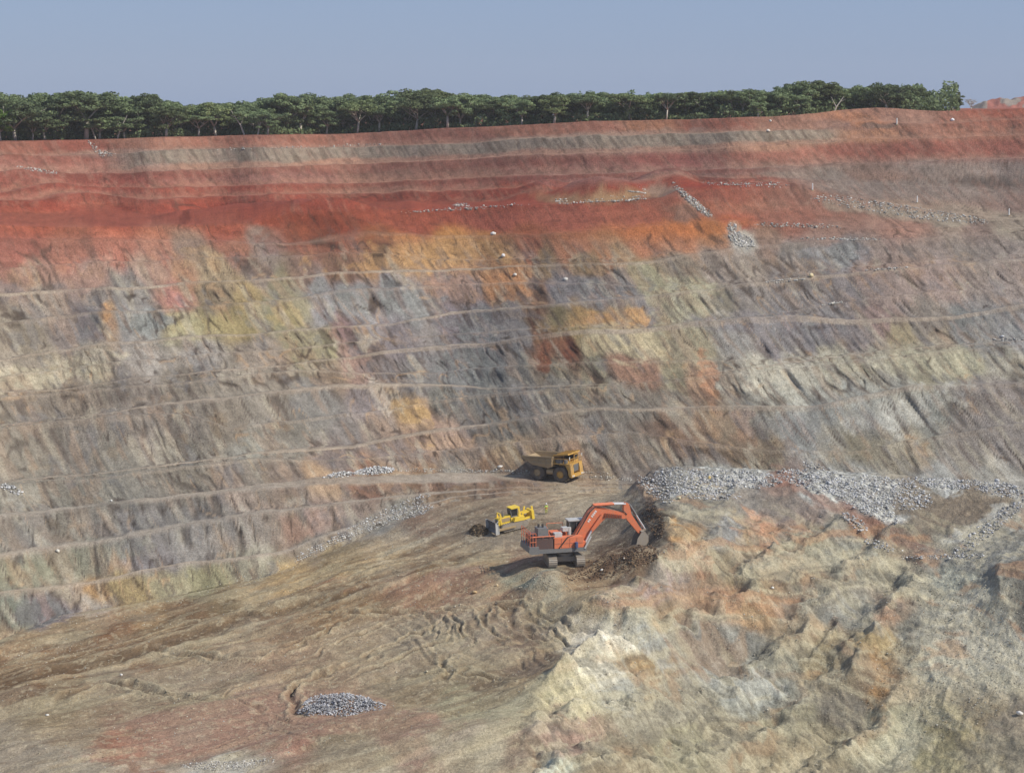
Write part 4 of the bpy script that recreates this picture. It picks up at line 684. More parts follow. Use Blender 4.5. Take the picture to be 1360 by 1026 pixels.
M = {
    'orange': paint('orange_paint', (0.74, 0.185, 0.075), (0.40, 0.22, 0.14), 0.5), 'orange_dark': paint('weathered_orange_paint', (0.42, 0.15, 0.09), (0.22, 0.17, 0.14), 0.6),
    'grey': paint('grey_paint', (0.16, 0.165, 0.17), (0.3, 0.25, 0.2), 0.35), 'pale': paint('pale_metal', (0.52, 0.53, 0.52), (0.35, 0.3, 0.24), 0.4, 0.45),
    'white': paint('white_paint', (0.78, 0.78, 0.76), (0.5, 0.45, 0.38), 0.3), 'black': paint('black_rubber', (0.03, 0.03, 0.032), (0.2, 0.16, 0.12), 0.35, 0.8),
    'tyre': paint('dusty_tyre', (0.07, 0.062, 0.055), (0.24, 0.19, 0.14), 0.6, 0.9), 'glass': paint('tinted_glass', (0.02, 0.024, 0.028), (0.12, 0.11, 0.1), 0.2, 0.12),
    'steel': paint('muddy_steel', (0.30, 0.27, 0.23), (0.36, 0.27, 0.18), 0.6, 0.6), 'chrome': paint('piston_rod', (0.75, 0.75, 0.75), (0.6, 0.58, 0.55), 0.2, 0.3, 0.3),
    'yellow': paint('bright_yellow_paint', (0.88, 0.62, 0.05), (0.50, 0.36, 0.15), 0.35), 'ochre': paint('dusty_ochre_paint', (0.60, 0.34, 0.06), (0.38, 0.27, 0.15), 0.65),
    'bed': paint('dusty_tan_steel', (0.42, 0.31, 0.17), (0.30, 0.23, 0.15), 0.6), 'brown': paint('rusty_louvre', (0.16, 0.09, 0.075), (0.1, 0.09, 0.09), 0.6, 0.7, 0, 3),
    'blue': paint('blue_drum_paint', (0.06, 0.09, 0.22), (0.2, 0.18, 0.15), 0.4), 'skin': paint('skin', (0.12, 0.06, 0.035), (0.1, 0.05, 0.03), 0.1),
    'hivis': paint('hi_vis_green', (0.55, 0.72, 0.16), (0.4, 0.45, 0.2), 0.2, 0.8), 'hiorange': paint('hi_vis_orange', (0.75, 0.11, 0.03), (0.4, 0.15, 0.1), 0.2, 0.8),
    'limecloth': paint('lime_cloth', (0.50, 0.52, 0.10), (0.3, 0.28, 0.14), 0.3, 0.9), 'lamp': paint('lamp_glass', (0.8, 0.8, 0.75), (0.5, 0.45, 0.4), 0.2, 0.2),
    'soil': paint('dug_soil', (0.16, 0.105, 0.06), (0.24, 0.18, 0.12), 0.6, 0.95, 0, 2.5),
}
class MB:
    def __init__(s): s.v = []; s.f = []
    def add(s, vs, fs):
        o = len(s.v); s.v += [tuple(p) for p in vs]; s.f += [tuple(i + o for i in f) for f in fs]
    def box(s, x0, x1, y0, y1, z0, z1, tx=0.0, ch=0.04):
        """box with chamfered long edges; tx shifts the top forwards"""
        c = min(ch, (x1 - x0) / 3, (y1 - y0) / 3)
        ring = [(x0 + c, y0), (x1 - c, y0), (x1, y0 + c), (x1, y1 - c), (x1 - c, y1), (x0 + c, y1), (x0, y1 - c), (x0, y0 + c)]
        n = 8; vs = [(x, y, z0) for x, y in ring] + [(x + tx, y, z1) for x, y in ring]
        s.add(vs, [tuple(range(n))[::-1], tuple(range(n, 2 * n))] + [(i, (i + 1) % n, (i + 1) % n + n, i + n) for i in range(n)])
    def prism(s, pts, y0, y1):
        n = len(pts); vs = [(x, y0, z) for x, z in pts] + [(x, y1, z) for x, z in pts]
        s.add(vs, [tuple(range(n)), tuple(range(n, 2 * n))[::-1]] + [(i, i + n, (i + 1) % n + n, (i + 1) % n) for i in range(n)])
    def tube(s, a, b, r, r2=None, n=10):
        a = Vector(a); b = Vector(b); d = (b - a).normalized(); r2 = r if r2 is None else r2
        u = d.orthogonal().normalized(); w = d.cross(u)
        vs = [a + (u * math.cos(t) + w * math.sin(t)) * r for t in [2 * math.pi * i / n for i in range(n)]] + [b + (u * math.cos(t) + w * math.sin(t)) * r2 for t in [2 * math.pi * i / n for i in range(n)]]
        s.add(vs, [tuple(range(n))[::-1], tuple(range(n, 2 * n))] + [(i, (i + 1) % n, (i + 1) % n + n, i + n) for i in range(n)])
    def path(s, pts, r, n=6):
        for a, b in zip(pts[:-1], pts[1:]): s.tube(a, b, r, n=n)
    def lathe_y(s, prof, cx, cy, cz, n=28):
        """profile of (radius, y offset) spun round the y axis"""
        k = len(prof); vs = []
        for i in range(n):
            t = 2 * math.pi * i / n
            for r, y in prof: vs.append((cx + r * math.cos(t), cy + y, cz + r * math.sin(t)))
        fs = [(i * k + j, i * k + j + 1, ((i + 1) % n) * k + j + 1, ((i + 1) % n) * k + j) for i in range(n) for j in range(k - 1)]
        s.add(vs, fs)
    def build(s, name, mat, parent=None, smooth=False):
        me = bpy.data.meshes.new(name); me.from_pydata(s.v, [], s.f)
        bm = bmesh.new(); bm.from_mesh(me); bmesh.ops.recalc_face_normals(bm, faces=bm.faces); bm.to_mesh(me); bm.free()
        me.materials.append(mat)
        if smooth: me.polygons.foreach_set('use_smooth', np.ones(len(me.polygons), bool))
        o = bpy.data.objects.new(name, me); scene.collection.objects.link(o)
        if parent: o.parent = parent
        return o
def thing(name, label, cat, loc, rz=0.0, group=None):
    o = bpy.data.objects.new(name, None); scene.collection.objects.link(o); o.empty_display_size = 0.5
    o.location = loc; o.rotation_euler = (0, 0, rz); o['label'] = label; o['category'] = cat
    if group: o['group'] = group
    return o
def tag(o, label=None, cat=None, group=None, kind=None):
    if label: o['label'] = label
    if cat: o['category'] = cat
    if group: o['group'] = group
    if kind: o['kind'] = kind
    return o

# ------------------------------------------------------------------ haul truck
def haul_truck(px, py, yaw):
    p = hit(px, py)
    t = thing('haul_truck', 'dusty yellow haul truck with raised tan tipper body on the brown haul road', 'dump truck', p, yaw)
    b = MB(); b.box(-3.9, 4.0, -0.85, -0.35, 1.35, 2.05); b.box(-3.9, 4.0, 0.35, 0.85, 1.35, 2.05); b.box(-2.9, -1.9, -1.1, 1.1, 1.0, 1.9); b.box(1.8, 2.6, -1.3, 1.3, 1.0, 1.9)
    b.box(-0.2, 3.2, -1.0, 1.0, 1.2, 2.9); b.tube((-1.2, -0.5, 1.8), (-0.2, -0.5, 3.0), 0.2); b.build('chassis', M['black'], t)
    d = MB()
    side = [(-5.5, 4.45), (-5.45, 4.1), (-3.3, 3.15), (-0.2, 2.7), (0.75, 2.95), (0.85, 4.75)]
    for s in (-1, 1): d.prism(side, s * 2.62 - 0.08, s * 2.62 + 0.08)
    d.prism([(-5.4, 4.15), (-3.3, 3.2), (-0.2, 2.75), (0.7, 3.0), (0.7, 2.8), (-0.2, 2.5), (-3.4, 2.9), (-5.45, 3.95)], -2.55, 2.55)
    d.prism([(0.6, 2.9), (0.85, 2.95), (0.95, 4.78), (0.7, 4.75)], -2.6, 2.6)
    body = d.build('tipper_body', M['bed'], t)
    r = MB()
    for s in (-1, 1):
        y0, y1 = (s * 2.70, s * 2.88) if s > 0 else (-2.88, -2.70)
        r.prism([(-5.5, 4.25), (-5.5, 4.5), (0.88, 4.8), (0.88, 4.55)], y0, y1)
        r.prism([(-4.9, 3.9), (-4.8, 4.05), (0.86, 4.15), (0.86, 3.98)], y0, y1 - 0.02 * s)
        r.prism([(-3.6, 3.25), (-3.4, 3.45), (0.82, 3.4), (0.8, 3.2)], y0, y1 - 0.02 * s)
        for x in (-3.9, -2.3, -0.7, 0.6): r.box(x, x + 0.16, min(y0, y1), max(y0, y1) - 0.03, max(3.0, 2.9 - (x + 0.2) * 0.22), 4.5 + x * 0.045)
    r.build('side_rib', M['bed'], body)
    c = MB(); c.prism([(0.7, 4.82), (0.85, 4.98), (3.9, 5.42), (3.95, 5.25)], -2.45, 2.45)
    for y in (-2.4, -0.8, 0.8, 2.25): c.prism([(0.9, 4.99), (0.9, 5.14), (3.85, 5.56), (3.9, 5.43)], y, y + 0.12)
    c.build('canopy', M['ochre'], t)
    for s, nm in ((-1, 'a'), (1, 'b')):
        for x, ys in ((2.25, (2.05,)), (-2.45, (1.35, 2.2))):
            for yy in ys:
                w = MB(); w.lathe_y([(0.72, -0.36), (1.25, -0.40), (1.42, -0.30), (1.46, -0.1), (1.46, 0.1), (1.42, 0.30), (1.25, 0.40), (0.72, 0.36), (0.7, 0.0), (0.72, -0.36)], x, s * yy, 1.46)
                for i in range(22):
                    a = 2 * math.pi * i / 22; cx, cz = x + 1.46 * math.cos(a), 1.46 + 1.46 * math.sin(a)
                    w.tube((cx, s * yy - 0.34, cz), (cx, s * yy + 0.34, cz), 0.06, n=4)
                wo = w.build('wheel', M['tyre'], t)
                h = MB(); h.lathe_y([(0.02, -0.18), (0.3, -0.2), (0.34, -0.32), (0.5, -0.3), (0.62, -0.12), (0.74, -0.34)] if s < 0 else [(0.02, 0.18), (0.3, 0.2), (0.34, 0.32), (0.5, 0.3), (0.62, 0.12), (0.74, 0.34)], x, s * yy, 1.46)
                h.build('rim', M['ochre'] if x > 0 else M['bed'], wo)
    k = MB(); k.box(0.95, 4.35, -2.55, 2.55, 3.42, 3.58); k.build('deck', M['ochre'], t)
    h = MB(); h.box(2.9, 4.3, -1.15, 1.15, 1.9, 3.42); h.box(1.3, 2.9, -1.0, 1.0, 2.2, 3.4); h.build('hood', M['ochre'], t)
    g = MB(); g.box(4.3, 4.38, -1.0, 1.0, 2.0, 3.3)
    for i in range(9): g.box(4.37, 4.43, -1.0, 1.0, 2.05 + i * 0.14, 2.10 + i * 0.14)
    g.build('grille', M['grey'], t)
    f = MB()
    for s in (-1, 1):
        y0, y1 = sorted((s * 1.25, s * 2.5)); f = MB()
        f.prism([(3.3, 3.42), (4.35, 3.42), (4.55, 2.4), (4.6, 1.6), (4.05, 1.45), (3.95, 2.4)], y0, y1)
        f.build('front_fender', M['ochre'], t)
    bb = MB(); bb.box(4.2, 4.75, -2.5, 2.5, 1.1, 1.62); bb.build('bumper', M['ochre'], t)
    for y in (-2.1, -1.6, 1.6, 2.1):
        l = MB(); l.tube((4.74, y, 1.36), (4.82, y, 1.36), 0.17); l.build('headlight', M['lamp'], t)
    cb = MB(); cb.box(1.5, 3.7, 0.55, 2.35, 3.58, 4.0); cb.box(1.5, 3.7, 0.55, 2.35, 4.85, 4.98)
    for x, y in ((1.5, 0.55), (3.55, 0.55), (1.5, 2.2), (3.55, 2.2)): cb.box(x, x + 0.15, y, y + 0.15, 3.98, 4.87)
    cab = cb.build('cab', M['ochre'], t)
    wn = MB(); wn.box(1.58, 3.62, 0.62, 2.28, 4.0, 4.85); wn.build('window', M['glass'], cab)
    ft = MB(); ft.tube((-0.7, -1.65, 1.75), (0.65, -1.65, 1.75), 0.55, n=16); ft.build('fuel_tank', M['bed'], t); ft = MB(); ft.tube((-0.5, 1.6, 1.75), (0.6, 1.6, 1.75), 0.5, n=16); ft.build('fuel_tank', M['bed'], t)
    ac = MB(); ac.tube((2.2, -1.9, 3.6), (2.2, -1.9, 4.35), 0.4, n=14); ac.tube((3.2, -1.9, 3.6), (3.2, -1.9, 4.25), 0.36, n=14); ac.box(1.2, 1.9, -2.2, -1.0, 3.58, 4.2); ac.build('air_cleaner', M['grey'], t)
    rl = MB()
    rl.path([(4.3, 2.5, 3.58), (4.3, 2.5, 4.5), (4.3, -2.5, 4.5), (4.3, -2.5, 3.58)], 0.035); rl.path([(1.2, -2.5, 3.58), (1.2, -2.5, 4.4), (4.3, -2.5, 4.5)], 0.035)
    rl.path([(4.3, -2.5, 4.05), (4.3, 2.5, 4.05)], 0.03)
    for y in (-1.2, 0, 1.2): rl.tube((4.3, y, 3.58), (4.3, y, 4.5), 0.03, n=6)
    rl.build('handrail', M['ochre'], t)
    st_ = MB(); st_.prism([(4.55, 1.3), (4.7, 1.3), (4.42, 3.5), (4.3, 3.5)], -2.35, -2.27); st_.prism([(4.55, 1.3), (4.7, 1.3), (4.42, 3.5), (4.3, 3.5)], -1.75, -1.67)
    for i in range(6): st_.box(4.6 - i * 0.05, 4.72 - i * 0.05, -2.3, -1.7, 1.4 + i * 0.36, 1.45 + i * 0.36)
    st_.build('ladder', M['bed'], t)
    for y in (-2.45, 2.65):
        m_ = MB(); m_.box(4.2, 4.28, y - 0.18, y + 0.18, 4.3, 4.95); m_.tube((4.24, y, 3.9), (4.24, y, 4.35), 0.03); m_.build('mirror', M['pale'], t)
    ex = MB(); ex.tube((0.9, -1.2, 2.9), (0.9, -1.2, 4.0), 0.13); ex.build('exhaust', M['black'], t)
    return t
haul_truck(737, 636.5, math.radians(-28))

# ------------------------------------------------------------------ excavator
def track_shape(mb, L_, H_, y0, y1, n=9):
    r = H_ / 2; pts = [(L_ / 2 - r + r * math.cos(a), r + r * math.sin(a)) for a in [(-90 + 180 * i / n) * math.pi / 180 for i in range(n + 1)]]
    pts += [(-L_ / 2 + r + r * math.cos(a), r + r * math.sin(a)) for a in [(90 + 180 * i / n) * math.pi / 180 for i in range(n + 1)]]
    mb.prism(pts, y0, y1)
    per = []
    for i in range(len(pts)):
        a = pts[i]; b = pts[(i + 1) % len(pts)]; l = math.dist(a, b); k = max(1, int(l / 0.34))
        for q in range(k): per.append((a[0] + (b[0] - a[0]) * q / k, a[1] + (b[1] - a[1]) * q / k, math.atan2(b[1] - a[1], b[0] - a[0])))
    for x, z, an in per:
        dx, dz_ = math.cos(an), math.sin(an); nx, nz = dz_, -dx
        mb.prism([(x - dx * .06, z - dz_ * .06), (x + dx * .06, z + dz_ * .06), (x + dx * .06 + nx * .07, z + dz_ * .06 + nz * .07), (x - dx * .06 + nx * .07, z - dz_ * .06 + nz * .07)], y0 - 0.02, y1 + 0.02)
def excavator(px, py, yaw, tyaw):
    p = hit(px, py)
    t = thing('excavator', 'large orange mining excavator digging the dark bank with its arm stretched out', 'excavator', p, yaw)
    for s in (-1, 1):
        tr_ = MB(); track_shape(tr_, 6.4, 1.7, s * 2.3 - 0.68, s * 2.3 + 0.68); o = tr_.build('track', M['steel'], t); o.rotation_euler = (0, 0, tyaw)
        rw = MB()
        for i in range(7): rw.tube((-2.3 + i * 0.76, s * 2.3 - 0.72, 0.5), (-2.3 + i * 0.76, s * 2.3 + 0.72, 0.5), 0.22)
        for x in (-2.45, 2.45): rw.tube((x, s * 2.3 - 0.72, 0.85), (x, s * 2.3 + 0.72, 0.85), 0.45, n=14)
        rw.build('roller', M['steel'], o)
    cb = MB(); cb.box(-1.4, 1.4, -1.7, 1.7, 0.75, 1.5); cb.tube((0, 0, 1.4), (0, 0, 2.0), 1.35, n=24); o = cb.build('undercarriage_frame', M['steel'], t); o.rotation_euler = (0, 0, tyaw)
    d = MB(); d.box(-6.1, 3.1, -2.65, 2.65, 2.0, 2.62); d.build('deck_frame', M['grey'], t)
    c = MB(); c.prism([(-6.7, 2.2), (-6.3, 1.95), (-5.0, 1.95), (-5.0, 3.15), (-6.6, 3.15)], -2.75, 2.75); c.build('counterweight', M['grey'], t)
    e = MB(); e.box(-5.9, -2.45, -2.35, 2.4, 2.66, 4.55)
    eh = e.build('engine_house', M['brown'], t)
    lv = MB()
    for i in range(9): lv.box(-5.6, -2.7, -2.40, -2.34, 2.85 + i * 0.17, 2.95 + i * 0.17)
    lv.build('louvre', M['brown'], eh)
    b = MB(); b.box(-2.4, 2.5, -2.55, -0.85, 2.66, 4.35); b.box(-2.4, 0.4, 0.85, 2.5, 2.66, 4.6); b.box(-2.4, -0.6, -0.9, 0.9, 2.66, 4.9)
    b.box(2.5, 3.0, -2.4, -1.2, 2.66, 3.5); b.box(0.4, 2.9, 0.95, 2.6, 2.66, 4.4); bo = b.build('body', M['orange'], t)
    dd = MB()
    for x in (-1.2, 0.2, 1.4): dd.box(x, x + 0.05, -2.6, -2.54, 2.75, 4.25)
    dd.box(-2.3, 2.4, -2.59, -2.55, 3.4, 3.46); dd.build('door_seam', M['orange_dark'], bo)
    x_ = MB(); x_.box(-5.0, -3.2, -1.9, 0.1, 4.58, 5.9); x_.build('muffler_box', M['grey'], t)
    for xx in (-4.6, -3.9):
        q = MB(); q.tube((xx, -0.9, 5.9), (xx, -0.9, 6.45), 0.19); q.build('exhaust_pipe', M['black'], t)
    f = MB(); f.box(-2.2, -0.9, -2.0, -0.9, 4.37, 5.0); f.box(-0.4, 0.6, -0.5, 0.7, 4.9, 5.5); f.tube((0.9, 0.2, 4.0), (0.9, 0.2, 5.4), 0.35); f.build('air_filter', M['pale'], t)
    cbn = MB(); cbn.box(0.7, 3.2, 0.85, 2.6, 4.42, 5.2); cbn.box(0.7, 3.2, 0.85, 2.6, 6.75, 6.95)
    for x in (0.7, 1.9, 3.05):
        for y in (0.85, 2.45): cbn.box(x, x + 0.15, y, y + 0.15, 5.2, 6.76)
    cab = cbn.build('cab', M['grey'], t)
    wn = MB(); wn.box(0.78, 3.12, 0.93, 2.52, 5.2, 6.75); wn.build('window', M['glass'], cab)
    rf = MB(); rf.box(0.5, 3.5, 0.7, 2.75, 6.96, 7.12); rf.build('cab_roof', M['pale'], cab)
    cab.location = (0.45, 0, 0)
    # boom, sticks and rams, all in the plane of the digging arm
    bm_ = MB(); bm_.prism([(1.4, 2.75), (2.2, 2.5), (3.3, 3.1), (6.4, 6.25), (7.0, 6.75), (10.3, 6.4), (10.75, 6.7), (10.6, 7.2), (7.4, 8.05), (5.6, 8.6), (4.8, 8.45), (4.0, 7.75), (1.3, 3.7)], -0.55, 0.55)
    boom = bm_.build('boom', M['orange'], t)
    mk = MB()
    u = Vector((0.62, 0, 0.785))
    for i in range(7):
        if i == 2: continue
        c0 = Vector((4.0, 0, 6.35)) + u * (i * 0.33); n_ = Vector((-0.785, 0, 0.62)) * 0.17; w_ = u * 0.12
        q = [c0 - n_ - w_, c0 - n_ + w_, c0 + n_ + w_, c0 + n_ - w_]
        mk.prism([(v.x, v.z) for v in q], -0.58, -0.555)
    mk.build('boom_lettering', M['white'], boom)
    hs_ = MB(); hs_.path([(1.8, -0.6, 4.0), (4.2, -0.7, 7.9), (5.2, -0.65, 8.75), (7.5, -0.65, 8.35), (10.0, -0.6, 7.7), (10.6, -0.6, 7.1)], 0.09)
    hs_.path([(1.8, 0.6, 4.1), (4.2, 0.7, 8.0), (5.2, 0.65, 8.8), (8.0, 0.6, 8.25), (10.4, 0.6, 7.4)], 0.09); hs_.path([(-1.6, -2.6, 2.7), (-0.2, -2.65, 4.4), (1.8, -0.7, 4.3)], 0.1); hs_.build('hose', M['black'], boom)
    wk = MB()
    for i in range(9): x = 6.8 + i * 0.34; wk.box(x, x + 0.1, -0.95, -0.6, 6.95 - i * 0.05, 7.6 - i * 0.06)
    wk.build('boom_bracket', M['orange_dark'], boom)
    ar = MB(); ar.prism([(10.15, 8.75), (10.5, 9.0), (11.05, 8.75), (11.45, 7.1), (13.45, 4.1), (13.2, 3.75), (12.75, 3.8), (10.7, 6.2), (10.1, 7.2)], -0.42, 0.42)
    arm = ar.build('arm', M['orange'], t)
    for y in (-0.75, 0.75):
        ra = MB(); ra.tube((5.0, y * 0.5, 8.85), (8.4, y * 0.5, 8.9), 0.19); o = ra.build('arm_cylinder', M['orange'], t)
        rr = MB(); rr.tube((8.4, y * 0.5, 8.9), (10.45, y * 0.5, 8.8), 0.12); rr.build('piston_rod', M['chrome'], o)
        rb = MB(); rb.tube((4.4, y * 1.35, 4.9), (6.3, y * 1.1, 7.35), 0.25); o = rb.build('boom_cylinder', M['orange'], t)
        rr = MB(); rr.tube((2.9, y * 1.5, 2.35), (4.4, y * 1.35, 4.9), 0.15); rr.build('piston_rod', M['chrome'], o)
        rc = MB(); rc.tube((11.1, y * 0.4, 8.7), (12.3, y * 0.4, 6.9), 0.17); o = rc.build('bucket_cylinder', M['grey'], t)
        rr = MB(); rr.tube((12.3, y * 0.4, 6.9), (13.9, y * 0.4, 4.45), 0.11); rr.build('piston_rod', M['chrome'], o)
    gd = MB(); gd.prism([(5.1, 4.6), (5.5, 4.4), (6.7, 6.6), (6.4, 7.0)], 1.05, 1.25); gd.build('cylinder_guard', M['pale'], t)
    lk = MB(); lk.prism([(12.9, 4.3), (13.1, 4.1), (14.0, 4.35), (13.9, 4.6)], -0.5, -0.38); lk.prism([(12.9, 4.3), (13.1, 4.1), (14.0, 4.35), (13.9, 4.6)], 0.38, 0.5); lk.build('bucket_link', M['steel'], t)
    prof = [(13.0, 4.25), (13.7, 4.15), (14.25, 3.5), (14.2, 2.55), (13.7, 1.75), (12.8, 1.3), (11.9, 1.25)]
    bk = MB(); inner = [(x * 0.94 + 12.6 * 0.06, z * 0.94 + 2.9 * 0.06) for x, z in prof]
    bk.prism(prof + inner[::-1], -1.25, 1.25)
    for y in (-1.25, 1.17): bk.prism(prof + [(11.9, 1.45), (12.3, 3.2)], y, y + 0.08)
    bu = bk.build('bucket', M['steel'], t)
    for i in range(5):
        y = -1.15 + i * 0.575; tt_ = MB(); tt_.prism([(11.95, 1.22), (11.95, 1.42), (11.4, 1.28)], y - 0.12, y + 0.12); tt_.build('tooth', M['steel'], bu)
    rl = MB()
    pts = [(-6.5, -2.6), (-6.5, 2.6)]
    for y in (-2.6, -1.3, 0, 1.3, 2.6): rl.tube((-6.5, y, 3.1), (-6.5, y, 5.6), 0.05, n=6)
    for z in (4.3, 5.0, 5.6): rl.tube((-6.5, -2.6, z), (-6.5, 2.6, z), 0.05, n=6)
    for x in (-6.0, -5.5, -4.3, -3.1, -2.4): rl.tube((x, -2.55, 2.7 if x < -5 else 4.5), (x, -2.55, 5.3 if x < -5 else 4.75), 0.05, n=6)
    for z in (3.9, 4.7, 5.3): rl.tube((-6.5, -2.58, z), (-5.5, -2.58, z), 0.05, n=6)
    rl.tube((-6.0, -2.5, 4.72), (-2.3, -2.5, 4.72), 0.09, n=6); rl.tube((-3.0, -1.8, 4.6), (-3.4, -1.8, 6.0), 0.09, n=6)
    rl.build('handrail', M['orange'], t); rl = MB()
    rl.path([(-2.3, 2.5, 4.6), (-2.3, 2.5, 5.7), (0.5, 2.5, 5.7), (0.5, 2.5, 4.6)], 0.045)
    rl.build('handrail', M['orange'], t)
    sr = MB(); sr.prism([(2.6, 2.5), (2.85, 2.4), (3.9, 4.3), (3.65, 4.4)], -2.75, -2.6)
    sr.build('ladder', M['pale'], t)
    dm_ = MB(); dm_.tube((1.25, -2.85, 2.66), (1.25, -2.85, 3.6), 0.28, n=14); dm_.build('side_tank', M['blue'], t)
    for o in t.children:
        if not o.name.startswith(('track', 'undercarriage')): o.location.z += 0.5
        if o.name.startswith('cab'): o.location.z -= 0.75
    t.scale = (0.95, 0.95, 0.97)
    return t
EXC = excavator(749, 748.5, math.radians(15), math.radians(-15 - 90 + 8))

# ------------------------------------------------------------------ bulldozer
def bulldozer(px, py, yaw):
    p = hit(px, py)
    t = thing('bulldozer', 'bright yellow bulldozer pushing soil with its blade, ripper raised behind', 'bulldozer', p, yaw)
    # lean with the slope under it
    fx, fy = math.cos(yaw), math.sin(yaw)
    zf = ground_z(p[0] + fx * 2.2, p[1] + fy * 2.2); zr = ground_z(p[0] - fx * 2.2, p[1] - fy * 2.2)
    t.rotation_euler = Matrix.Rotation(yaw, 3, 'Z').__matmul__(Matrix.Rotation(-math.atan2(zf - zr, 4.4), 3, 'Y')).to_euler()
    t.location.z = (zf + zr) / 2 + 0.12
    for s in (-1, 1):
        m_ = MB(); track_shape(m_, 4.9, 1.2, s * 1.25 - 0.32, s * 1.25 + 0.32); o = m_.build('track', M['steel'], t)
        r = MB()
        for i in range(6): r.tube((-1.6 + i * 0.62, s * 1.25 - 0.36, 0.36), (-1.6 + i * 0.62, s * 1.25 + 0.36, 0.36), 0.18)
        r.tube((-1.85, s * 1.25 - 0.37, 0.7), (-1.85, s * 1.25 + 0.37, 0.7), 0.36, n=14); r.tube((1.85, s * 1.25 - 0.37, 0.62), (1.85, s * 1.25 + 0.37, 0.62), 0.36, n=14)
        r.build('roller', M['steel'], o)
        a = MB(); a.prism([(0.0, 0.45), (0.0, 0.75), (3.3, 0.85), (3.35, 0.45)], s * 1.78 - 0.12, s * 1.78 + 0.12); a.build('push_arm', M['bed'], t)
        f = MB(); f.prism([(-1.9, 1.25), (-1.9, 1.95), (-0.2, 1.95), (0.1, 1.35)], s * 1.2 - 0.4, s * 1.2 + 0.4); f.build('fender', M['yellow'], t)
        c = MB(); c.tube((1.9, s * 0.78, 2.35), (2.6, s * 0.8, 1.9), 0.11); o = c.build('lift_cylinder', M['yellow'], t)
        q = MB(); q.tube((2.6, s * 0.8, 1.9), (3.35, s * 0.8, 1.35), 0.06); q.build('piston_rod', M['chrome'], o)
    h = MB(); h.prism([(0.2, 1.15), (0.2, 2.35), (2.45, 2.2), (2.6, 1.9), (2.6, 1.0)], -0.62, 0.62); h.box(-2.1, 0.3, -0.8, 0.8, 0.9, 1.95); hood = h.build('hood', M['yellow'], t)
    for y in (-0.66, 0.62):
        v = MB(); v.box(0.45, 2.1, y + 0.01, y + 0.03, 1.45, 2.1, ch=0)
        for i in range(6): v.box(0.5 + i * 0.26, 0.66 + i * 0.26, y, y + 0.04, 1.5, 2.05, ch=0)
        v.build('side_grille', M['bed'], hood)
    r = MB(); r.box(2.6, 2.68, -0.55, 0.55, 1.1, 2.0); r.build('radiator_guard', M['grey'], t)
    c = MB(); c.box(-1.1, 0.2, -0.75, 0.75, 1.95, 2.15); c.box(-1.1, 0.2, -0.75, 0.75, 3.2, 3.32)
    for x in (-1.1, 0.06):
        for y in (-0.75, 0.61): c.box(x, x + 0.14, y, y + 0.14, 2.15, 3.2)
    cab = c.build('cab', M['grey'], t); w = MB(); w.box(-1.03, 0.13, -0.69, 0.69, 2.15, 3.2); w.build('window', M['glass'], cab)
    ro = MB(); ro.box(-1.5, 0.1, -1.0, 1.0, 3.42, 3.56); ro.prism([(-1.5, 1.95), (-1.2, 1.95), (-1.15, 3.45), (-1.45, 3.45)], -1.0, -0.82); ro.prism([(-1.5, 1.95), (-1.2, 1.95), (-1.15, 3.45), (-1.45, 3.45)], 0.82, 1.0)
    ro.build('rollover_frame', M['yellow'], t)
    bl_ = MB(); arc = [(3.75 + 0.0, 0.05), (3.45, 0.45), (3.32, 0.95), (3.36, 1.5), (3.6, 1.95)]; back = [(x - 0.14, z) for x, z in arc]
    bl_.prism(arc + back[::-1], -2.15, 2.15); bd = bl_.build('blade', M['grey'], t)
    for y in (-2.15, 2.05):
        e = MB(); e.prism([(3.95, 0.0), (3.3, 0.0), (3.15, 0.9), (3.2, 1.7), (3.75, 2.1)], y, y + 0.1); e.build('end_plate', M['pale'], bd)
    ex = MB(); ex.tube((1.3, -0.3, 2.25), (1.3, -0.3, 3.15), 0.09); ex.tube((1.5, 0.3, 2.2), (1.5, 0.3, 2.9), 0.14); ex.build('exhaust', M['grey'], t)
    lr = MB(); lr.prism([(2.0, 1.2), (2.3, 1.2), (2.2, 3.0), (2.0, 3.0)], -0.72, -0.6); lr.prism([(2.0, 1.2), (2.3, 1.2), (2.2, 3.0), (2.0, 3.0)], 0.6, 0.72); lr.box(2.0, 2.2, -0.72, 0.72, 2.95, 3.05); lr.build('lift_mast', M['yellow'], t)
    rp = MB(); rp.prism([(-2.1, 1.0), (-2.1, 1.35), (-3.6, 1.5), (-3.6, 1.15)], -0.8, -0.55); rp.prism([(-2.1, 1.0), (-2.1, 1.35), (-3.6, 1.5), (-3.6, 1.15)], 0.55, 0.8)
    rp.prism([(-2.0, 2.0), (-2.0, 2.3), (-3.5, 2.35), (-3.5, 2.1)], -0.5, -0.3); rp.prism([(-2.0, 2.0), (-2.0, 2.3), (-3.5, 2.35), (-3.5, 2.1)], 0.3, 0.5)
    rp.prism([(-3.5, 0.9), (-3.5, 2.45), (-3.95, 2.45), (-3.95, 0.9)], -1.1, 1.1); rp.prism([(-2.4, 1.2), (-2.7, 1.2), (-3.2, 2.9), (-2.95, 2.95)], -0.9, -0.7)
    ri = rp.build('ripper_frame', M['yellow'], t)
    sk = MB(); sk.prism([(-3.95, 2.9), (-4.25, 2.9), (-4.3, 1.0), (-3.9, 0.45), (-4.0, 1.0)], -0.12, 0.12); sk.build('ripper_shank', M['yellow'], ri)
    return t
bulldozer(680, 701, math.radians(180 + 24))

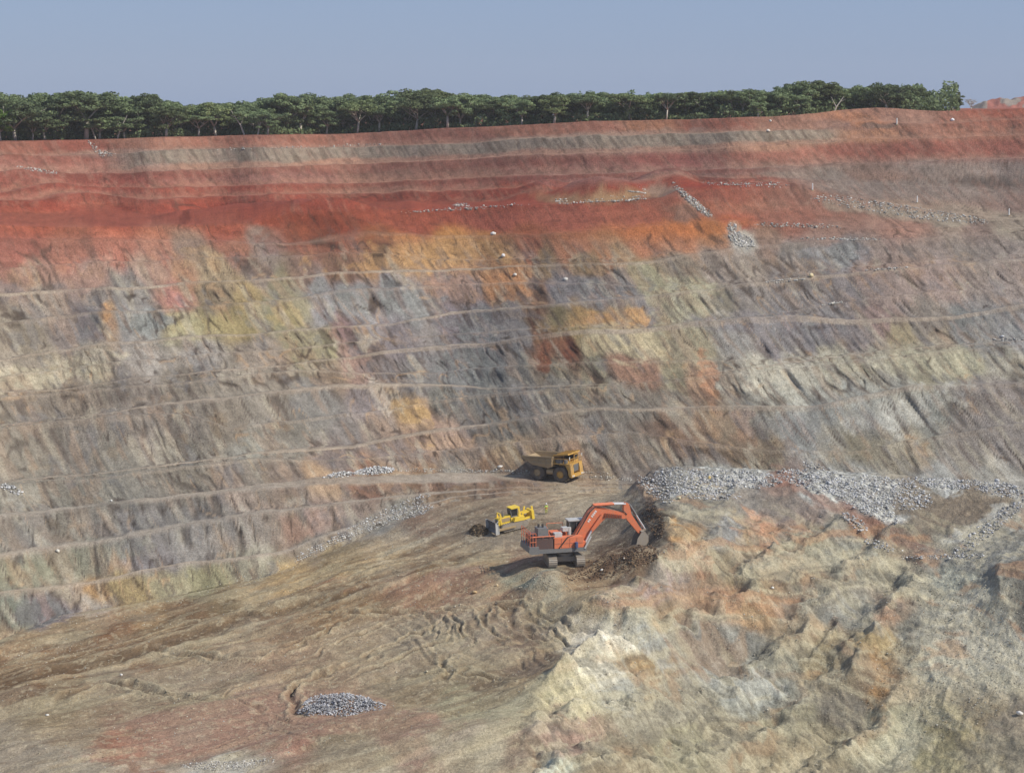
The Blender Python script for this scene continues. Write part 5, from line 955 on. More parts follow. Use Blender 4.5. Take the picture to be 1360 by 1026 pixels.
# ------------------------------------------------------------------ person on foot
def person(px, py):
    p = hit(px, py)
    def skinned(name, verts, edges, radii, mat, parent=None):
        me = bpy.data.meshes.new(name); me.from_pydata(verts, edges, []); o = bpy.data.objects.new(name, me); scene.collection.objects.link(o)
        if parent: o.parent = parent
        o.modifiers.new('skin', 'SKIN'); sk = me.skin_vertices[0].data if me.skin_vertices else None
        if sk is None:
            return o
        for i, r in enumerate(radii): sk[i].radius = (r, r) if not isinstance(r, tuple) else r
        sk[0].use_root = True
        s = o.modifiers.new('smooth', 'SUBSURF'); s.levels = 1; s.render_levels = 1
        me.materials.append(mat); return o
    def add_skin(name, verts, edges, radii, mat, parent=None):
        me = bpy.data.meshes.new(name)
        bm = bmesh.new(); lay = bm.verts.layers.skin.verify()
        vs = [bm.verts.new(v) for v in verts]
        for a, b in edges: bm.edges.new((vs[a], vs[b]))
        for i, (v, r) in enumerate(zip(vs, radii)):
            v[lay].radius = r if isinstance(r, tuple) else (r, r); v[lay].use_root = (i == 0)
        bm.to_mesh(me); bm.free(); me.materials.append(mat)
        o = bpy.data.objects.new(name, me); scene.collection.objects.link(o)
        if parent: o.parent = parent
        o.modifiers.new('skin', 'SKIN'); s = o.modifiers.new('smooth', 'SUBSURF'); s.levels = 1; s.render_levels = 1
        return o
    V = [(0, 0, 0.95), (0, 0, 1.15), (0, 0, 1.40), (0, 0, 1.52), (0, -0.01, 1.60), (0, -0.01, 1.72),
         (0.19, 0, 1.43), (0.25, 0.02, 1.16), (0.27, -0.06, 0.92), (0.27, -0.09, 0.83), (-0.19, 0, 1.43), (-0.27, 0.02, 1.17), (-0.20, -0.14, 1.02), (-0.14, -0.2, 1.0),
         (0.10, 0, 0.88), (0.12, -0.01, 0.50), (0.13, 0.02, 0.10), (0.14, -0.13, 0.05), (-0.10, 0, 0.88), (-0.13, -0.03, 0.50), (-0.15, 0.0, 0.10), (-0.16, -0.15, 0.05)]
    E = [(0, 1), (1, 2), (2, 3), (3, 4), (4, 5), (2, 6), (6, 7), (7, 8), (8, 9), (2, 10), (10, 11), (11, 12), (12, 13), (0, 14), (14, 15), (15, 16), (16, 17), (0, 18), (18, 19), (19, 20), (20, 21)]
    R = [(0.15, 0.11), (0.14, 0.10), (0.16, 0.11), 0.06, 0.075, 0.09, 0.07, 0.05, 0.035, 0.03, 0.07, 0.05, 0.035, 0.03, 0.095, 0.065, 0.045, 0.04, 0.095, 0.065, 0.045, 0.04]
    t = thing('person', 'person in white helmet and bright green and orange work clothes standing on the slope', 'person', p, 0.3)
    body = add_skin('body', V, E, R, M['skin'], t)
    add_skin('jacket', [(0, 0, 1.08), (0, 0, 1.25), (0, 0, 1.42), (0.20, 0, 1.43), (0.255, 0.02, 1.17), (0.27, -0.05, 0.95), (-0.20, 0, 1.43), (-0.27, 0.02, 1.18), (-0.21, -0.12, 1.04)],
             [(0, 1), (1, 2), (2, 3), (3, 4), (4, 5), (2, 6), (6, 7), (7, 8)], [(0.17, 0.13), (0.18, 0.13), (0.185, 0.13), 0.09, 0.07, 0.055, 0.09, 0.07, 0.055], M['hivis'], t)
    add_skin('vest_hem', [(0, 0, 0.86), (0, 0, 1.0), (0, 0, 1.12)], [(0, 1), (1, 2)], [(0.185, 0.14), (0.19, 0.145), (0.19, 0.145)], M['hiorange'], t)
    add_skin('trousers', [(0, 0, 0.92), (0.10, 0, 0.85), (0.12, -0.01, 0.50), (0.13, 0.02, 0.13), (-0.10, 0, 0.85), (-0.13, -0.03, 0.50), (-0.15, 0, 0.13)],
             [(0, 1), (1, 2), (2, 3), (0, 4), (4, 5), (5, 6)], [(0.16, 0.12), 0.115, 0.085, 0.07, 0.115, 0.085, 0.07], M['limecloth'], t)
    hm = MB(); hm.v = []; prof = [(0.02, 0.17), (0.09, 0.15), (0.135, 0.08), (0.145, 0.0), (0.18, -0.01), (0.18, -0.025), (0.14, -0.02)]
    n = 16
    for i in range(n):
        a = 2 * math.pi * i / n
        for r, z in prof: hm.v.append((r * math.cos(a), -0.01 + r * math.sin(a) * 1.1, 1.74 + z))
    k = len(prof); hm.f = [(i * k + j, i * k + j + 1, ((i + 1) % n) * k + j + 1, ((i + 1) % n) * k + j) for i in range(n) for j in range(k - 1)]
    hm.build('helmet', M['white'], t, True)
    return t
person(725.5, 682)

# ------------------------------------------------------------------ stones and rubble
def icos():
    bm = bmesh.new(); bmesh.ops.create_icosphere(bm, subdivisions=1, radius=1); bm.verts.ensure_lookup_table()
    v = np.array([q.co[:] for q in bm.verts]); f = np.array([[w.index for w in q.verts] for q in bm.faces]); bm.free(); return v, f
IV, IF = icos()
def rock_material():
    m, nt, bs = new_mat('broken_rock')
    at = nt.nodes.new('ShaderNodeAttribute'); at.attribute_name = 'soil'
    n1 = noise_node(nt, 3.5, 4, 0.7); r1 = ramp(nt, n1.outputs['Fac'], [(0.3, (0.7, 0.7, 0.7)), (0.7, (1.25, 1.25, 1.25))])
    nt.links.new(mulmix(nt, at.outputs['Color'], r1.outputs[0], 0.8), bs.inputs['Base Color']); bs.inputs['Roughness'].default_value = 0.92
    bump(nt, n1.outputs['Fac'], 0.5, 0.1, bs); return m
ROCK = rock_material()
def rocks_mesh(name, P_, S_, C_):
    n = len(P_); nv = len(IV)
    v = IV[None] * (1 + nrg.uniform(-0.28, 0.28, (n, nv, 1)))
    sc3 = nrg.uniform(0.6, 1.25, (n, 1, 3)) * np.array([1, 1, 0.75]); v = v * sc3 * S_[:, None, None]
    a = nrg.uniform(0, 6.28, n); c, s = np.cos(a)[:, None], np.sin(a)[:, None]
    x = v[..., 0] * c - v[..., 1] * s; y = v[..., 0] * s + v[..., 1] * c
    v = np.stack([x, y, v[..., 2]], -1) + P_[:, None, :]
    f = (IF[None] + (np.arange(n) * nv)[:, None, None]).reshape(-1, 3)
    me = bpy.data.meshes.new(name); co = v.reshape(-1, 3).astype(np.float32)
    me.vertices.add(len(co)); me.vertices.foreach_set('co', co.ravel()); me.loops.add(f.size); me.loops.foreach_set('vertex_index', f.ravel().astype(np.int32))
    me.polygons.add(len(f)); me.polygons.foreach_set('loop_start', (np.arange(len(f)) * 3).astype(np.int32)); me.update(calc_edges=True)
    at = me.color_attributes.new('soil', 'FLOAT_COLOR', 'POINT'); c4 = np.ones((n, nv, 4), np.float32); c4[..., :3] = C_[:, None, :]; at.data.foreach_set('color', c4.ravel())
    me.materials.append(ROCK); return me
def rubble(name, label, regs, smin, smax, cols, heap=0.0, sink=0.2):
    Ps = []; Ss = []; Cs = []
    smin *= 0.6; smax *= 0.55
    for cx_, cy_, rx, ry, ang, n in regs:
        n = int(n * 2.0)
        rr = np.sqrt(nrg.uniform(0, 1, n)) ** 1.1; th = nrg.uniform(0, 6.283, n)
        u = rr * np.cos(th) * rx; v = rr * np.sin(th) * ry; c, s = math.cos(math.radians(ang)), math.sin(math.radians(ang))
        P_ = hits(cx_ + u * c - v * s, cy_ + u * s + v * c)
        S_ = smin * (smax / smin) ** (nrg.uniform(0, 1, n) ** 2.0)
        P_[:, 2] += heap * (1 - rr ** 2) * nrg.uniform(0.2, 1, n) + S_ * (0.45 - sink)
        k = nrg.integers(0, len(cols), n); C = np.array([hx(q) for q in cols])[k] * nrg.uniform(0.75, 1.2, (n, 1)) * 0.9
        Ps.append(P_); Ss.append(S_); Cs.append(C)
    me = rocks_mesh(name, np.concatenate(Ps), np.concatenate(Ss), np.concatenate(Cs))
    o = bpy.data.objects.new(name, me); scene.collection.objects.link(o); tag(o, label, 'rubble', kind='stuff'); return o
G1 = ['B8B8B6', 'C8C8C6', 'D8D8D4', 'A4A4A2', 'B4B0A8', '8C8A88', 'C4C4C6']
G2 = ['C8C4B8', 'B8B4AC', 'D8D4CC', 'A09C94', '8C8680']
rubble('gravel_spread', 'pale grey broken rock spread along the top of the half-dug ledge', [(915, 640, 48, 17, 10, 700), (985, 637, 55, 12, 2, 600), (1090, 642, 60, 13, 14, 700), (1130, 655, 75, 15, 32, 900), (1180, 655, 60, 20, 12, 900), (1270, 643, 85, 7, 3, 500),
        (1340, 652, 40, 9, 4, 250), (1315, 700, 66, 10, -38, 300), (1250, 740, 60, 3, -2, 100), (1170, 725, 22, 6, 15, 60), (870, 650, 28, 10, 35, 200), (1135, 695, 20, 9, 35, 90), (935, 655, 50, 9, 5, 250)], 0.10, 0.48, G1)
rubble('rubble_pile', 'small heap of blue grey stones on the red mud of the pit floor', [(450, 936, 48, 15, 0, 900), (420, 944, 26, 6, -5, 200), (490, 938, 22, 6, 0, 150)], 0.10, 0.38, ['B0B0B2', 'A0A0A2', 'C8C8CA', '8C8C8E', 'BCBCBE'], heap=0.7)
rubble('gravel_strip', 'thin strip of pale gravel at the bottom edge of the pit floor', [(290, 1017, 52, 6, 0, 350), (340, 1012, 26, 4, -4, 90)], 0.07, 0.26, G2)
rubble('white_rubble', 'white broken rock heaped against the wall at the left end of the haul road', [(498, 626, 26, 4.5, -4, 260), (452, 632, 24, 3, -8, 140), (15, 651, 16, 5, 20, 60)], 0.14, 0.5, ['D4D4D4', 'C4C4C2', 'E0E0DC', 'A4A4A4'], heap=0.7)
rubble('bank_rubble', 'grey and cream stones fallen down the bank below the haul road', [(505, 690, 75, 9, -26, 520), (430, 726, 45, 5, -25, 180), (550, 680, 30, 7, -16, 140)], 0.10, 0.42, G1 + G2)
rubble('road_edge_stones', 'line of pale stones at the foot of the wall behind the haul truck', [(640, 626, 170, 2.6, 1, 420), (810, 636, 30, 3, 4, 60)], 0.08, 0.35, G2)
rubble('spoil_stones', 'white stones spilled across the red earth terrace and its spoil heaps', [(845, 259, 13, 4, -2, 110), (800, 268, 60, 2, -3, 90), (745, 268, 8, 2, 0, 25), (612, 273, 12, 2.5, 0, 50), (590, 280, 60, 1.5, -3, 50), (650, 275, 60, 1.5, -3, 30)], 0.15, 0.6, G2)
rubble('scree', 'pale scree trailing down the red wall in streaks and a small fan', [(918, 267, 32, 4, 40, 260), (935, 282, 12, 4, 30, 80), (985, 320, 19, 8, 24, 420), (972, 305, 6, 8, 0, 120), (1195, 280, 120, 8, 8, 420), (1060, 300, 60, 3, 2, 90), (1120, 318, 60, 2, 1, 60), (1045, 374, 28, 1.8, -3, 70), (1175, 358, 30, 2, -2, 40), (1340, 452, 30, 1.5, 0, 30), (990, 246, 60, 3, 2, 90),
        (1105, 404, 14, 1.2, -8, 20), (50, 227, 28, 2.2, 10, 70), (128, 200, 16, 3, 45, 40), (142, 205, 12, 2, 10, 30), (400, 196, 120, 1.0, -2, 60)], 0.15, 0.6, G2 + ['A8A8A4'])
rubble('loose_stones', 'loose stones scattered over the pit floor and the dug slopes', [(350, 900, 420, 120, -8, 1500), (600, 760, 240, 70, -14, 500), (1050, 850, 330, 170, 0, 2200), (1270, 850, 110, 120, 0, 900), (130, 835, 130, 30, -16, 260), (720, 775, 40, 14, 0, 120), (340, 765, 90, 8, -18, 200), (835, 935, 110, 60, 0, 300)], 0.05, 0.24, ['C0B8A4', 'B0A48C', '9C8C74', 'D4CCB8', '807464', 'B4B4AC'])
BIG = [  # px, py, size, colour, label
 (664, 622, 0.75, 'E4E2DC', 'white boulder at the foot of the wall to the left of the haul truck'), (1077, 368, 0.9, 'D8C8A0', 'large cream boulder resting on a narrow bench high in the grey wall'),
 (655, 312, 0.75, 'E0DED8', 'white boulder on the ledge between the red and the orange bench'), (668, 341, 0.75, 'D8D8D8', 'white boulder on the orange bench just under the red ledge'), (684, 366, 0.65, 'D8D4C8', 'pale boulder on the orange streaked face beside the dark vertical gash'),
 (751, 372, 0.55, 'D0CCC4', 'small pale boulder on the dark face right of the dark vertical gash'), (77, 734, 0.6, 'DCD8CC', 'pale boulder on the lowest left benches beside a whitish seam'), (1105, 404, 0.5, 'E8E0D0', 'small cream stone on the bench right below the large cream boulder'),
 (1331, 448, 0.6, 'DCDCDC', 'white stone on the bench at the right edge of the wall'), (161, 897, 0.32, 'E8E4DC', 'white stone on the brown floor beside the dark rut'), (63, 950, 0.3, 'E4E0D8', 'small white stone alone on the floor near the lower left corner'),
 (1026, 783, 0.3, 'ECEAE4', 'bright white stone in the middle of the scalloped slope'), (1198, 732, 0.3, 'E8E6E0', 'white stone at the foot of the brown soil lens'), (1324, 640, 0.7, 'C8C8C8', 'round grey boulder on the gravel crest at the far right'),
 (942, 636, 0.5, 'D0B878', 'yellowish boulder among the grey rock of the ledge top'), (902, 663, 0.4, 'D0C8A4', 'cream boulder below the grey rock at the left of the ledge top'), (829, 743, 0.25, 'E0D8C8', 'pale stone on the dark dug soil under the bucket'), (799, 758, 0.25, 'E8E4DC', 'white stone on the dark dug soil nearest the excavator tracks'),
 (1354, 949, 0.55, 'E4E0D8', 'large white boulder at the right edge of the lower slope'), (630, 788, 0.55, 'C8AC80', 'flat tan slab on the brown bank behind the ruts'), (660, 779, 0.4, 'D0BC98', 'tan stone on the brown bank behind the flat slab'), (1023, 162, 0.5, 'E8E4DC', 'white stone on the reddish slope just under the trees'),
 (1020, 175, 0.6, 'E8DCCC', 'pale stone on the crest of the grey band under the rim'), (1265, 161, 0.75, 'FFFFFF', 'bright white boulder on the red bench at the right end of the trees'), (148, 666, 0.3, 'E8E6E0', 'small white stone on the grey talus of the left wall'),
 (567, 893, 0.3, 'C8C0A8', 'pale stone beside the hollow in the rutted floor')]
for px, py, s, c, lab in BIG:
    p = hit(px, py); me = rocks_mesh('boulder', np.array([[0, 0, s * 0.35]]), np.array([s * 0.8]), np.array([hx(c)]) * 0.92)
    o = bpy.data.objects.new('boulder', me); scene.collection.objects.link(o); o.location = p; tag(o, lab, 'boulder', 'boulders lying about the pit')
for px, py, lab in [(1191, 165, 'white marker post on the red bench near the rim, highest of the posts'), (1079, 252, 'white marker post on the stony edge of the red terrace, leftmost of the posts'), (1218, 268, 'white marker post among pale stones right of the red terrace'), (1340, 285, 'white marker post near the right edge of the stony terrace')]:
    p = hit(px, py + 1.5); m_ = MB(); m_.tube((0, 0, -0.3), (0, 0, 1.45), 0.17, 0.14); m_.tube((0, 0, 1.45), (0, 0, 1.65), 0.14, 0.03); t = thing('marker_post', lab, 'marker post', p, 0, 'survey posts on the benches')
    m_.build('post', M['white'], t); bs_ = MB(); bs_.box(-0.3, 0.3, -0.3, 0.3, -0.2, 0.12, ch=0.1); bs_.build('base', M['bed'], t)
# clods pushed by the blade and fallen under the bucket
rubble('pushed_soil', 'dark clods of soil heaped in front of the bulldozer blade', [(636, 706, 13, 7, 0, 420)], 0.08, 0.35, ['5A4A38', '6A5842', '4A3C2E', '7C6A50'], heap=1.3)
rubble('dug_soil', 'dark soil and clods fallen below the excavator bucket', [(850, 738, 26, 14, -10, 420), (800, 755, 50, 15, -14, 420), (868, 690, 12, 26, -24, 260)], 0.08, 0.4, ['5A4636', '6C5642', '4A3A2C', '80684E'])

# ------------------------------------------------------------------ trees along the rim
def leaf_mat(name, c1, c2):
    m, nt, bs = new_mat(name)
    n = noise_node(nt, 0.55, 3, 0.6); oi = nt.nodes.new('ShaderNodeObjectInfo')
    r = ramp(nt, n.outputs['Fac'], [(0.32, c1), (0.68, c2)])
    hsn = nt.nodes.new('ShaderNodeHueSaturation'); mr = nt.nodes.new('ShaderNodeMapRange'); mr.inputs[3].default_value = 0.6; mr.inputs[4].default_value = 1.35
    nt.links.new(oi.outputs['Random'], mr.inputs[0]); nt.links.new(mr.outputs[0], hsn.inputs['Value']); nt.links.new(r.outputs[0], hsn.inputs['Color'])
    nt.links.new(hsn.outputs[0], bs.inputs['Base Color']); bs.inputs['Roughness'].default_value = 0.7; bs.inputs['Specular IOR Level'].default_value = 0.25
    tr_ = nt.nodes.new('ShaderNodeBsdfTranslucent'); nt.links.new(hsn.outputs[0], tr_.inputs[0]); ms = nt.nodes.new('ShaderNodeMixShader'); ms.inputs[0].default_value = 0.25
    out = nt.nodes['Material Output']; nt.links.new(bs.outputs[0], ms.inputs[1]); nt.links.new(tr_.outputs[0], ms.inputs[2]); nt.links.new(ms.outputs[0], out.inputs[0]); return m
LEAF = leaf_mat('leaves_green', (0.10, 0.14, 0.070), (0.23, 0.29, 0.135)); LEAF2 = leaf_mat('leaves_olive', (0.10, 0.135, 0.060), (0.22, 0.26, 0.11)); LEAF3 = leaf_mat('leaves_fresh', (0.09, 0.16, 0.03), (0.17, 0.26, 0.05))
BARK = paint('pale_bark', (0.55, 0.50, 0.42), (0.30, 0.26, 0.21), 0.4, 0.9, 0, 2); 
def leaves_mesh(name, cen, nor, size, mat):
    n = len(cen); up_ = nrg.normal(size=(n, 3)); a = np.cross(nor, up_); a /= np.linalg.norm(a, axis=1, keepdims=True) + 1e-9; b = np.cross(nor, a)
    s = size[:, None]; q = np.stack([cen - a * s - b * s * .6, cen + a * s * .8 - b * s * .7, cen + a * s + b * s * .6, cen - a * s * .7 + b * s * .8], 1).reshape(-1, 3).astype(np.float32)
    me = bpy.data.meshes.new(name); me.vertices.add(4 * n); me.vertices.foreach_set('co', q.ravel()); me.loops.add(4 * n); me.loops.foreach_set('vertex_index', np.arange(4 * n, dtype=np.int32))
    me.polygons.add(n); me.polygons.foreach_set('loop_start', np.arange(n, dtype=np.int32) * 4); me.update(calc_edges=True); me.materials.append(mat); return me
def tree_proto(seed, width, fork, umbrella, mat, nb=20, per=115, bare=False):
    """unit tree 10 m tall -> (crown mesh, trunk mesh)"""
    g = np.random.default_rng(seed); tb = MB(); H = 10.0
    base = Vector((0, 0, 0)); fk = Vector((g.uniform(-.4, .4), g.uniform(-.4, .4), fork)); tb.tube(base - Vector((0, 0, .4)), fk, 0.36, 0.27, n=7)
    blobs = []; nl = 5 if not bare else 8
    for i in range(nl):
        a = 2 * math.pi * (i + g.uniform(-.3, .3)) / nl; r = width * g.uniform(.35, .6)
        m1 = fk + Vector((math.cos(a) * r * .45, math.sin(a) * r * .45, (H - fork) * g.uniform(.22, .36))); e = fk + Vector((math.cos(a) * r, math.sin(a) * r, (H - fork) * g.uniform(.5, .78)))
        tb.tube(fk, m1, 0.17, 0.11, n=6); tb.tube(m1, e, 0.11, 0.05, n=5)
        for j in range(3 if not bare else 6):
            e2_ = m1 + Vector((g.uniform(-1, 1) * width * .45, g.uniform(-1, 1) * width * .45, (H - fork) * g.uniform(.25, .6))); tb.tube(m1, e2_, 0.07, 0.025, n=4); blobs.append(e2_)
            if bare:
                for _ in range(4): tb.tube(e2_, e2_ + Vector(g.uniform(-1, 1, 3)) * 0.9 + Vector((0, 0, .5)), 0.03, 0.01, n=3)
        blobs.append(e)
    C_, N_, S_ = [], [], []
    for i in range(nb):
        a = g.uniform(0, 6.283); rr = math.sqrt(g.uniform(0, 1)) * width * .5
        if umbrella: z = H - 0.75 - (rr / (width * .5)) ** 2 * 1.5 - g.uniform(0, 1.3)
        else: z = H - 1.0 - (rr / (width * .5)) ** 1.8 * (H - fork) * .45 - g.uniform(0, (H - fork) * .42)
        blobs.append(Vector((math.cos(a) * rr, math.sin(a) * rr, z)))
    for c in blobs:
        sz = g.uniform(0.75, 1.35) * (0.55 if bare else 1); n = int(per * sz * (0.25 if bare else 1)); d = g.normal(size=(n, 3)); d /= np.linalg.norm(d, axis=1, keepdims=True)
        d[:, 2] = np.where(d[:, 2] < -.2, d[:, 2] * .5, d[:, 2]); rad = sz * (g.uniform(.55, 1.0, (n, 1)) ** .5)
        pos = np.array(c[:]) + d * rad * np.array([1.25, 1.25, .68]); C_.append(pos); N_.append(d + g.normal(size=(n, 3)) * .5); S_.append(g.uniform(.12, .26, n))
    C_ = np.concatenate(C_); C_[:, 2] = np.minimum(C_[:, 2], 10.2); N_ = np.concatenate(N_); N_ /= np.linalg.norm(N_, axis=1, keepdims=True)
    lm = leaves_mesh('crown', C_, N_, np.concatenate(S_), mat)
    tm = bpy.data.meshes.new('trunk'); tm.from_pydata(tb.v, [], tb.f); tm.materials.append(BARK); tm.polygons.foreach_set('use_smooth', np.ones(len(tm.polygons), bool))
    return lm, tm
PROTO = [tree_proto(1, 8.5, 3.6, True, LEAF, 22), tree_proto(2, 7.0, 3.0, False, LEAF, 24), tree_proto(3, 9.5, 3.4, True, LEAF2, 26), tree_proto(4, 6.5, 2.8, False, LEAF2, 22), tree_proto(5, 8.0, 2.4, False, LEAF, 30), tree_proto(6, 7.5, 4.0, True, LEAF, 18), tree_proto(7, 10.0, 3.0, False, LEAF, 34)]
FRESH = tree_proto(9, 6.0, 2.6, False, LEAF3, 18); BARE = tree_proto(12, 6.5, 2.6, False, leaf_mat('dry_twigs', (0.16, 0.13, 0.10), (0.26, 0.22, 0.17)), 1, 30, True)
def tree(name, x, y, z, h, proto, label, group=None, wid=1.0, rz=0.0):
    t = thing(name, label, 'tree', (x, y, z - 0.05), rz, group)
    s = h / 10.0; t.scale = (s * wid, s * wid, s)
    for nm, me in (('crown', proto[0]), ('trunk', proto[1])):
        o = bpy.data.objects.new(nm, me); scene.collection.objects.link(o); o.parent = t
    return t
TX = [-140, 0, 20, 50, 60, 85, 100, 130, 150, 170, 205, 230, 260, 290, 310, 330, 360, 380, 400, 430, 480, 505, 525, 548, 575, 600, 630, 660, 690, 715, 740, 765, 790, 815, 840, 862, 885, 910, 940, 960, 1000, 1030, 1048, 1070, 1100, 1125, 1145, 1160, 1182, 1200, 1215, 1250, 1262, 1275]
TY = [126, 122, 124, 128, 133, 126, 123, 125, 129, 127, 127, 136, 137, 134, 136, 138, 132, 127, 126, 128, 125, 127, 132, 119, 118, 125, 124, 126, 125, 128, 121, 120, 127, 122, 126, 122, 124, 121, 122, 119, 117, 122, 112, 107, 116, 116, 109, 108, 113, 112, 110, 110, 118, 130]
def place_tree(px, dr, htf):
    a = (px - CX) / F; c = int(np.argmin(np.abs(AZ - a))); r = Rg[NR - 9, c] + dr; q = 1 / math.sqrt(1 + a * a)
    z = float(Zl[-1][c]); aa, tt = ray(px, np.interp(px, TX, TY)); return r * a * q, r * q, z, (-r * tt - z) * htf
ordn = ['first', 'second', 'third', 'fourth', 'fifth', 'sixth', 'seventh', 'eighth', 'ninth', 'tenth', 'eleventh', 'twelfth', 'thirteenth', 'fourteenth', 'fifteenth', 'sixteenth', 'seventeenth', 'eighteenth', 'nineteenth', 'twentieth', 'twenty-first', 'twenty-second', 'twenty-third', 'twenty-fourth', 'twenty-fifth', 'twenty-sixth',
        'twenty-seventh', 'twenty-eighth', 'twenty-ninth', 'thirtieth', 'thirty-first', 'thirty-second', 'thirty-third', 'thirty-fourth', 'thirty-fifth', 'thirty-sixth', 'thirty-seventh', 'thirty-eighth', 'thirty-ninth', 'fortieth', 'forty-first', 'forty-second', 'forty-third', 'forty-fourth', 'forty-fifth', 'forty-sixth', 'forty-seventh', 'forty-eighth', 'forty-ninth', 'fiftieth', 'fifty-first', 'fifty-second', 'fifty-third', 'fifty-fourth', 'fifty-fifth', 'fifty-sixth', 'fifty-seventh', 'fifty-eighth']
tr_ = random.Random(21); px = 6.0; k = 0
KIND = ['flat-topped', 'rounded dark green', 'broad olive', 'rounded olive', 'low-branching dark green', 'pale-trunked flat-topped', 'broad dark green']
while px < 1218:
    if k == 0: pi, pr, kd = -1, FRESH, 'fresh bright green'
    else: pi = tr_.randrange(7); pr = PROTO[pi]; kd = KIND[pi]
    x, y, z, h = place_tree(px, tr_.choice([5, 7, 9, 12, 14]), tr_.choice([0.55, 0.68, 0.8, 0.88, 0.95, 1.04]) if k else 0.66)
    tree('broadleaf_tree', x, y, z, h, pr, '%s tree on the rim, %s trunk from the left in the front row' % (kd, ordn[k]), 'front row of trees along the rim', min(tr_.uniform(0.9, 1.6), 0.8 + (1240 - px) / 60), tr_.uniform(0, 6))
    px += tr_.uniform(15, 31); k += 1
for dr, step, f0, f1, lab, grp in ((14, 25, 0.84, 1.03, 'dark tree of the second row, its trunk hidden behind the front row', 'second row of trees'), (23, 25, 0.88, 1.08, 'tree of the third row, only its crown top showing against the sky', 'third row of trees'), (34, 32, 0.86, 1.06, 'tree at the back of the wood, its crown filling gaps between others', 'back row of trees')):
    px = -90.0
    while px < 1214:
        x, y, z, h = place_tree(px, dr + tr_.uniform(-3, 3), tr_.uniform(f0, f1))
        tree('broadleaf_tree', x, y, z, h, PROTO[tr_.choice([0, 1, 2, 4, 4, 6, 6])], lab, grp, min(tr_.uniform(1.0, 1.4), 0.8 + (1240 - px) / 60), tr_.uniform(0, 6)); px += step * tr_.uniform(0.7, 1.3)
x, y, z, h = place_tree(1284, 10, 1.0); tree('bare_tree', x, y, z, h * 0.95, BARE, 'thin bare tree with grey branches at the right end of the wood', None, 1.2, 1)
x, y, z, h = place_tree(1264, 12, 1.0); tree('bushy_tree', x, y, z, 4.0, PROTO[3], 'low bushy tree beside the bare tree at the right end of the wood', None, 1.1, 2)
# dead leaning limbs seen in front of the leaves
for px, ln, lean_, lab in [(132, 5.5, -0.5, 'leaning dead grey trunk left of centre among the left trees'), (160, 6, 0.45, 'forked dead trunk leaning right in the left trees'), (328, 6.5, -0.55, 'pale dead trunk leaning left across the dark wood'), (345, 5, 0.3, 'pale crooked dead trunk next to the leaning one'), (1102, 4.5, 0.6, 'thin dead branch leaning right near the tall right tree')]:
    x, y, z, h = place_tree(px, 4.2, 1); g = MB(); p0 = Vector((0, 0, -.3)); p1 = Vector((lean_ * ln * .3, 0, ln * .4)); p2 = Vector((lean_ * ln, 0.2, ln)); g.tube(p0, p1, .24, .18, n=6); g.tube(p1, p2, .18, .06, n=6); g.tube(p1, p1 + Vector((-lean_ * 2.2, .3, 2.6)), .12, .03, n=5); g.tube((p1 + p2) / 2, (p1 + p2) / 2 + Vector((lean_ * 2.5, -.3, .7)), .08, .02, n=5)
    o = g.build('dead_tree', BARK); o.location = (x, y, z); tag(o, lab, 'dead tree')
# undergrowth closing the foot of the wood
n = 60000; pxs = nrg.uniform(-110, 1268, n); a = (pxs - CX) / F; c = np.clip(np.searchsorted(AZ, a), 0, NC - 1); dr = 7 + 37 * nrg.uniform(0, 1, n) ** 1.3; r = Rg[NR - 9, c] + dr; q = 1 / np.sqrt(1 + a * a)
hh = (1.2 + 3.6 * sstep(9, 16, dr) + 1.1 * fbm(pxs / 22, dr / 6, 400, 3)) + 2.2 * sstep(0.1, 0.5, fbm(pxs / 16, dr * 0, 401, 2)); z = Zl[-1][c] + nrg.uniform(0, 1, n) ** 0.8 * hh
ug = leaves_mesh('undergrowth', np.stack([r * a * q, r * q, z], -1), nrg.normal(size=(n, 3)) / 1.7, nrg.uniform(.22, .42, n), LEAF)
o = bpy.data.objects.new('undergrowth', ug); scene.collection.objects.link(o); tag(o, 'dense dark undergrowth filling the foot of the wood', 'undergrowth', kind='stuff')

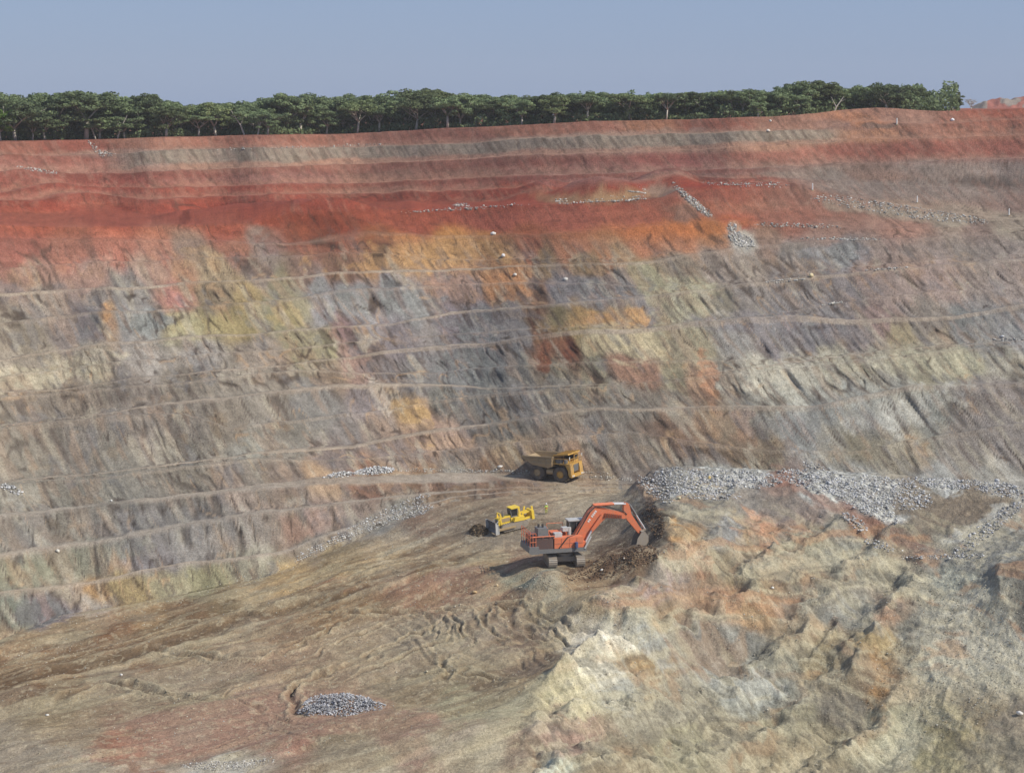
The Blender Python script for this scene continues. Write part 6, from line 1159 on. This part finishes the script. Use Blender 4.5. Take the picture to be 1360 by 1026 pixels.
# red and grey waste hills beyond the right end of the wood
hu = np.linspace(1255, 1800, 260); hv = np.linspace(0, 1, 60); HU, HV = np.meshgrid(hu, hv); a = (HU - CX) / F; r = 640 + HV * 260; q = 1 / np.sqrt(1 + a * a)
topy = np.interp(HU, [1255, 1283, 1300, 1325, 1345, 1360, 1420, 1500, 1600, 1800], [150, 145, 136, 131, 131, 130, 127, 132, 138, 150]); tz = -(760) * ray(HU, topy)[1]
hz = -4.5 + (tz + 4.5) * np.sin(np.pi * np.clip(HV * 1.15 - 0.02, 0, 1)) ** 0.8 + fbm(HU / 14, HV * 6, 410, 4) * 1.2 * np.sin(np.pi * HV)
hz = np.where((HV == 0) | (HV == 1), -8, hz)
hc = np.where((fbm(HU / 18, HV * 3, 411, 3) > 0.05)[..., None], hx('A0685A'), hx('94887C')) * (1 + 0.2 * fbm(HU / 5, HV * 12, 412, 3))[..., None]
o = grid_mesh('hill', r * a * q, r * q, hz, hc, EARTH); o['kind'] = 'structure'

# ------------------------------------------------------------------ dusty air over the pit
def build_haze():
    me = bpy.data.meshes.new('haze')
    x0, x1, y0, y1, z0, z1 = -1300, 1300, -60, 1150, -98, 24
    v = [(x, y, z) for x in (x0, x1) for y in (y0, y1) for z in (z0, z1)]
    me.from_pydata(v, [], [(0, 1, 3, 2), (4, 6, 7, 5), (0, 4, 5, 1), (2, 3, 7, 6), (0, 2, 6, 4), (1, 5, 7, 3)])
    m = bpy.data.materials.new('dusty_air'); m.use_nodes = True; nt = m.node_tree; nt.nodes.clear()
    out = nt.nodes.new('ShaderNodeOutputMaterial'); pv = nt.nodes.new('ShaderNodeVolumePrincipled')
    pv.inputs['Color'].default_value = (0.93, 0.90, 0.88, 1); pv.inputs['Density'].default_value = HAZE_D; pv.inputs['Anisotropy'].default_value = 0.1
    nt.links.new(pv.outputs[0], out.inputs['Volume']); me.materials.append(m)
    o = bpy.data.objects.new('haze', me); scene.collection.objects.link(o); o['kind'] = 'stuff'
HAZE_D = 0.00013
build_haze()
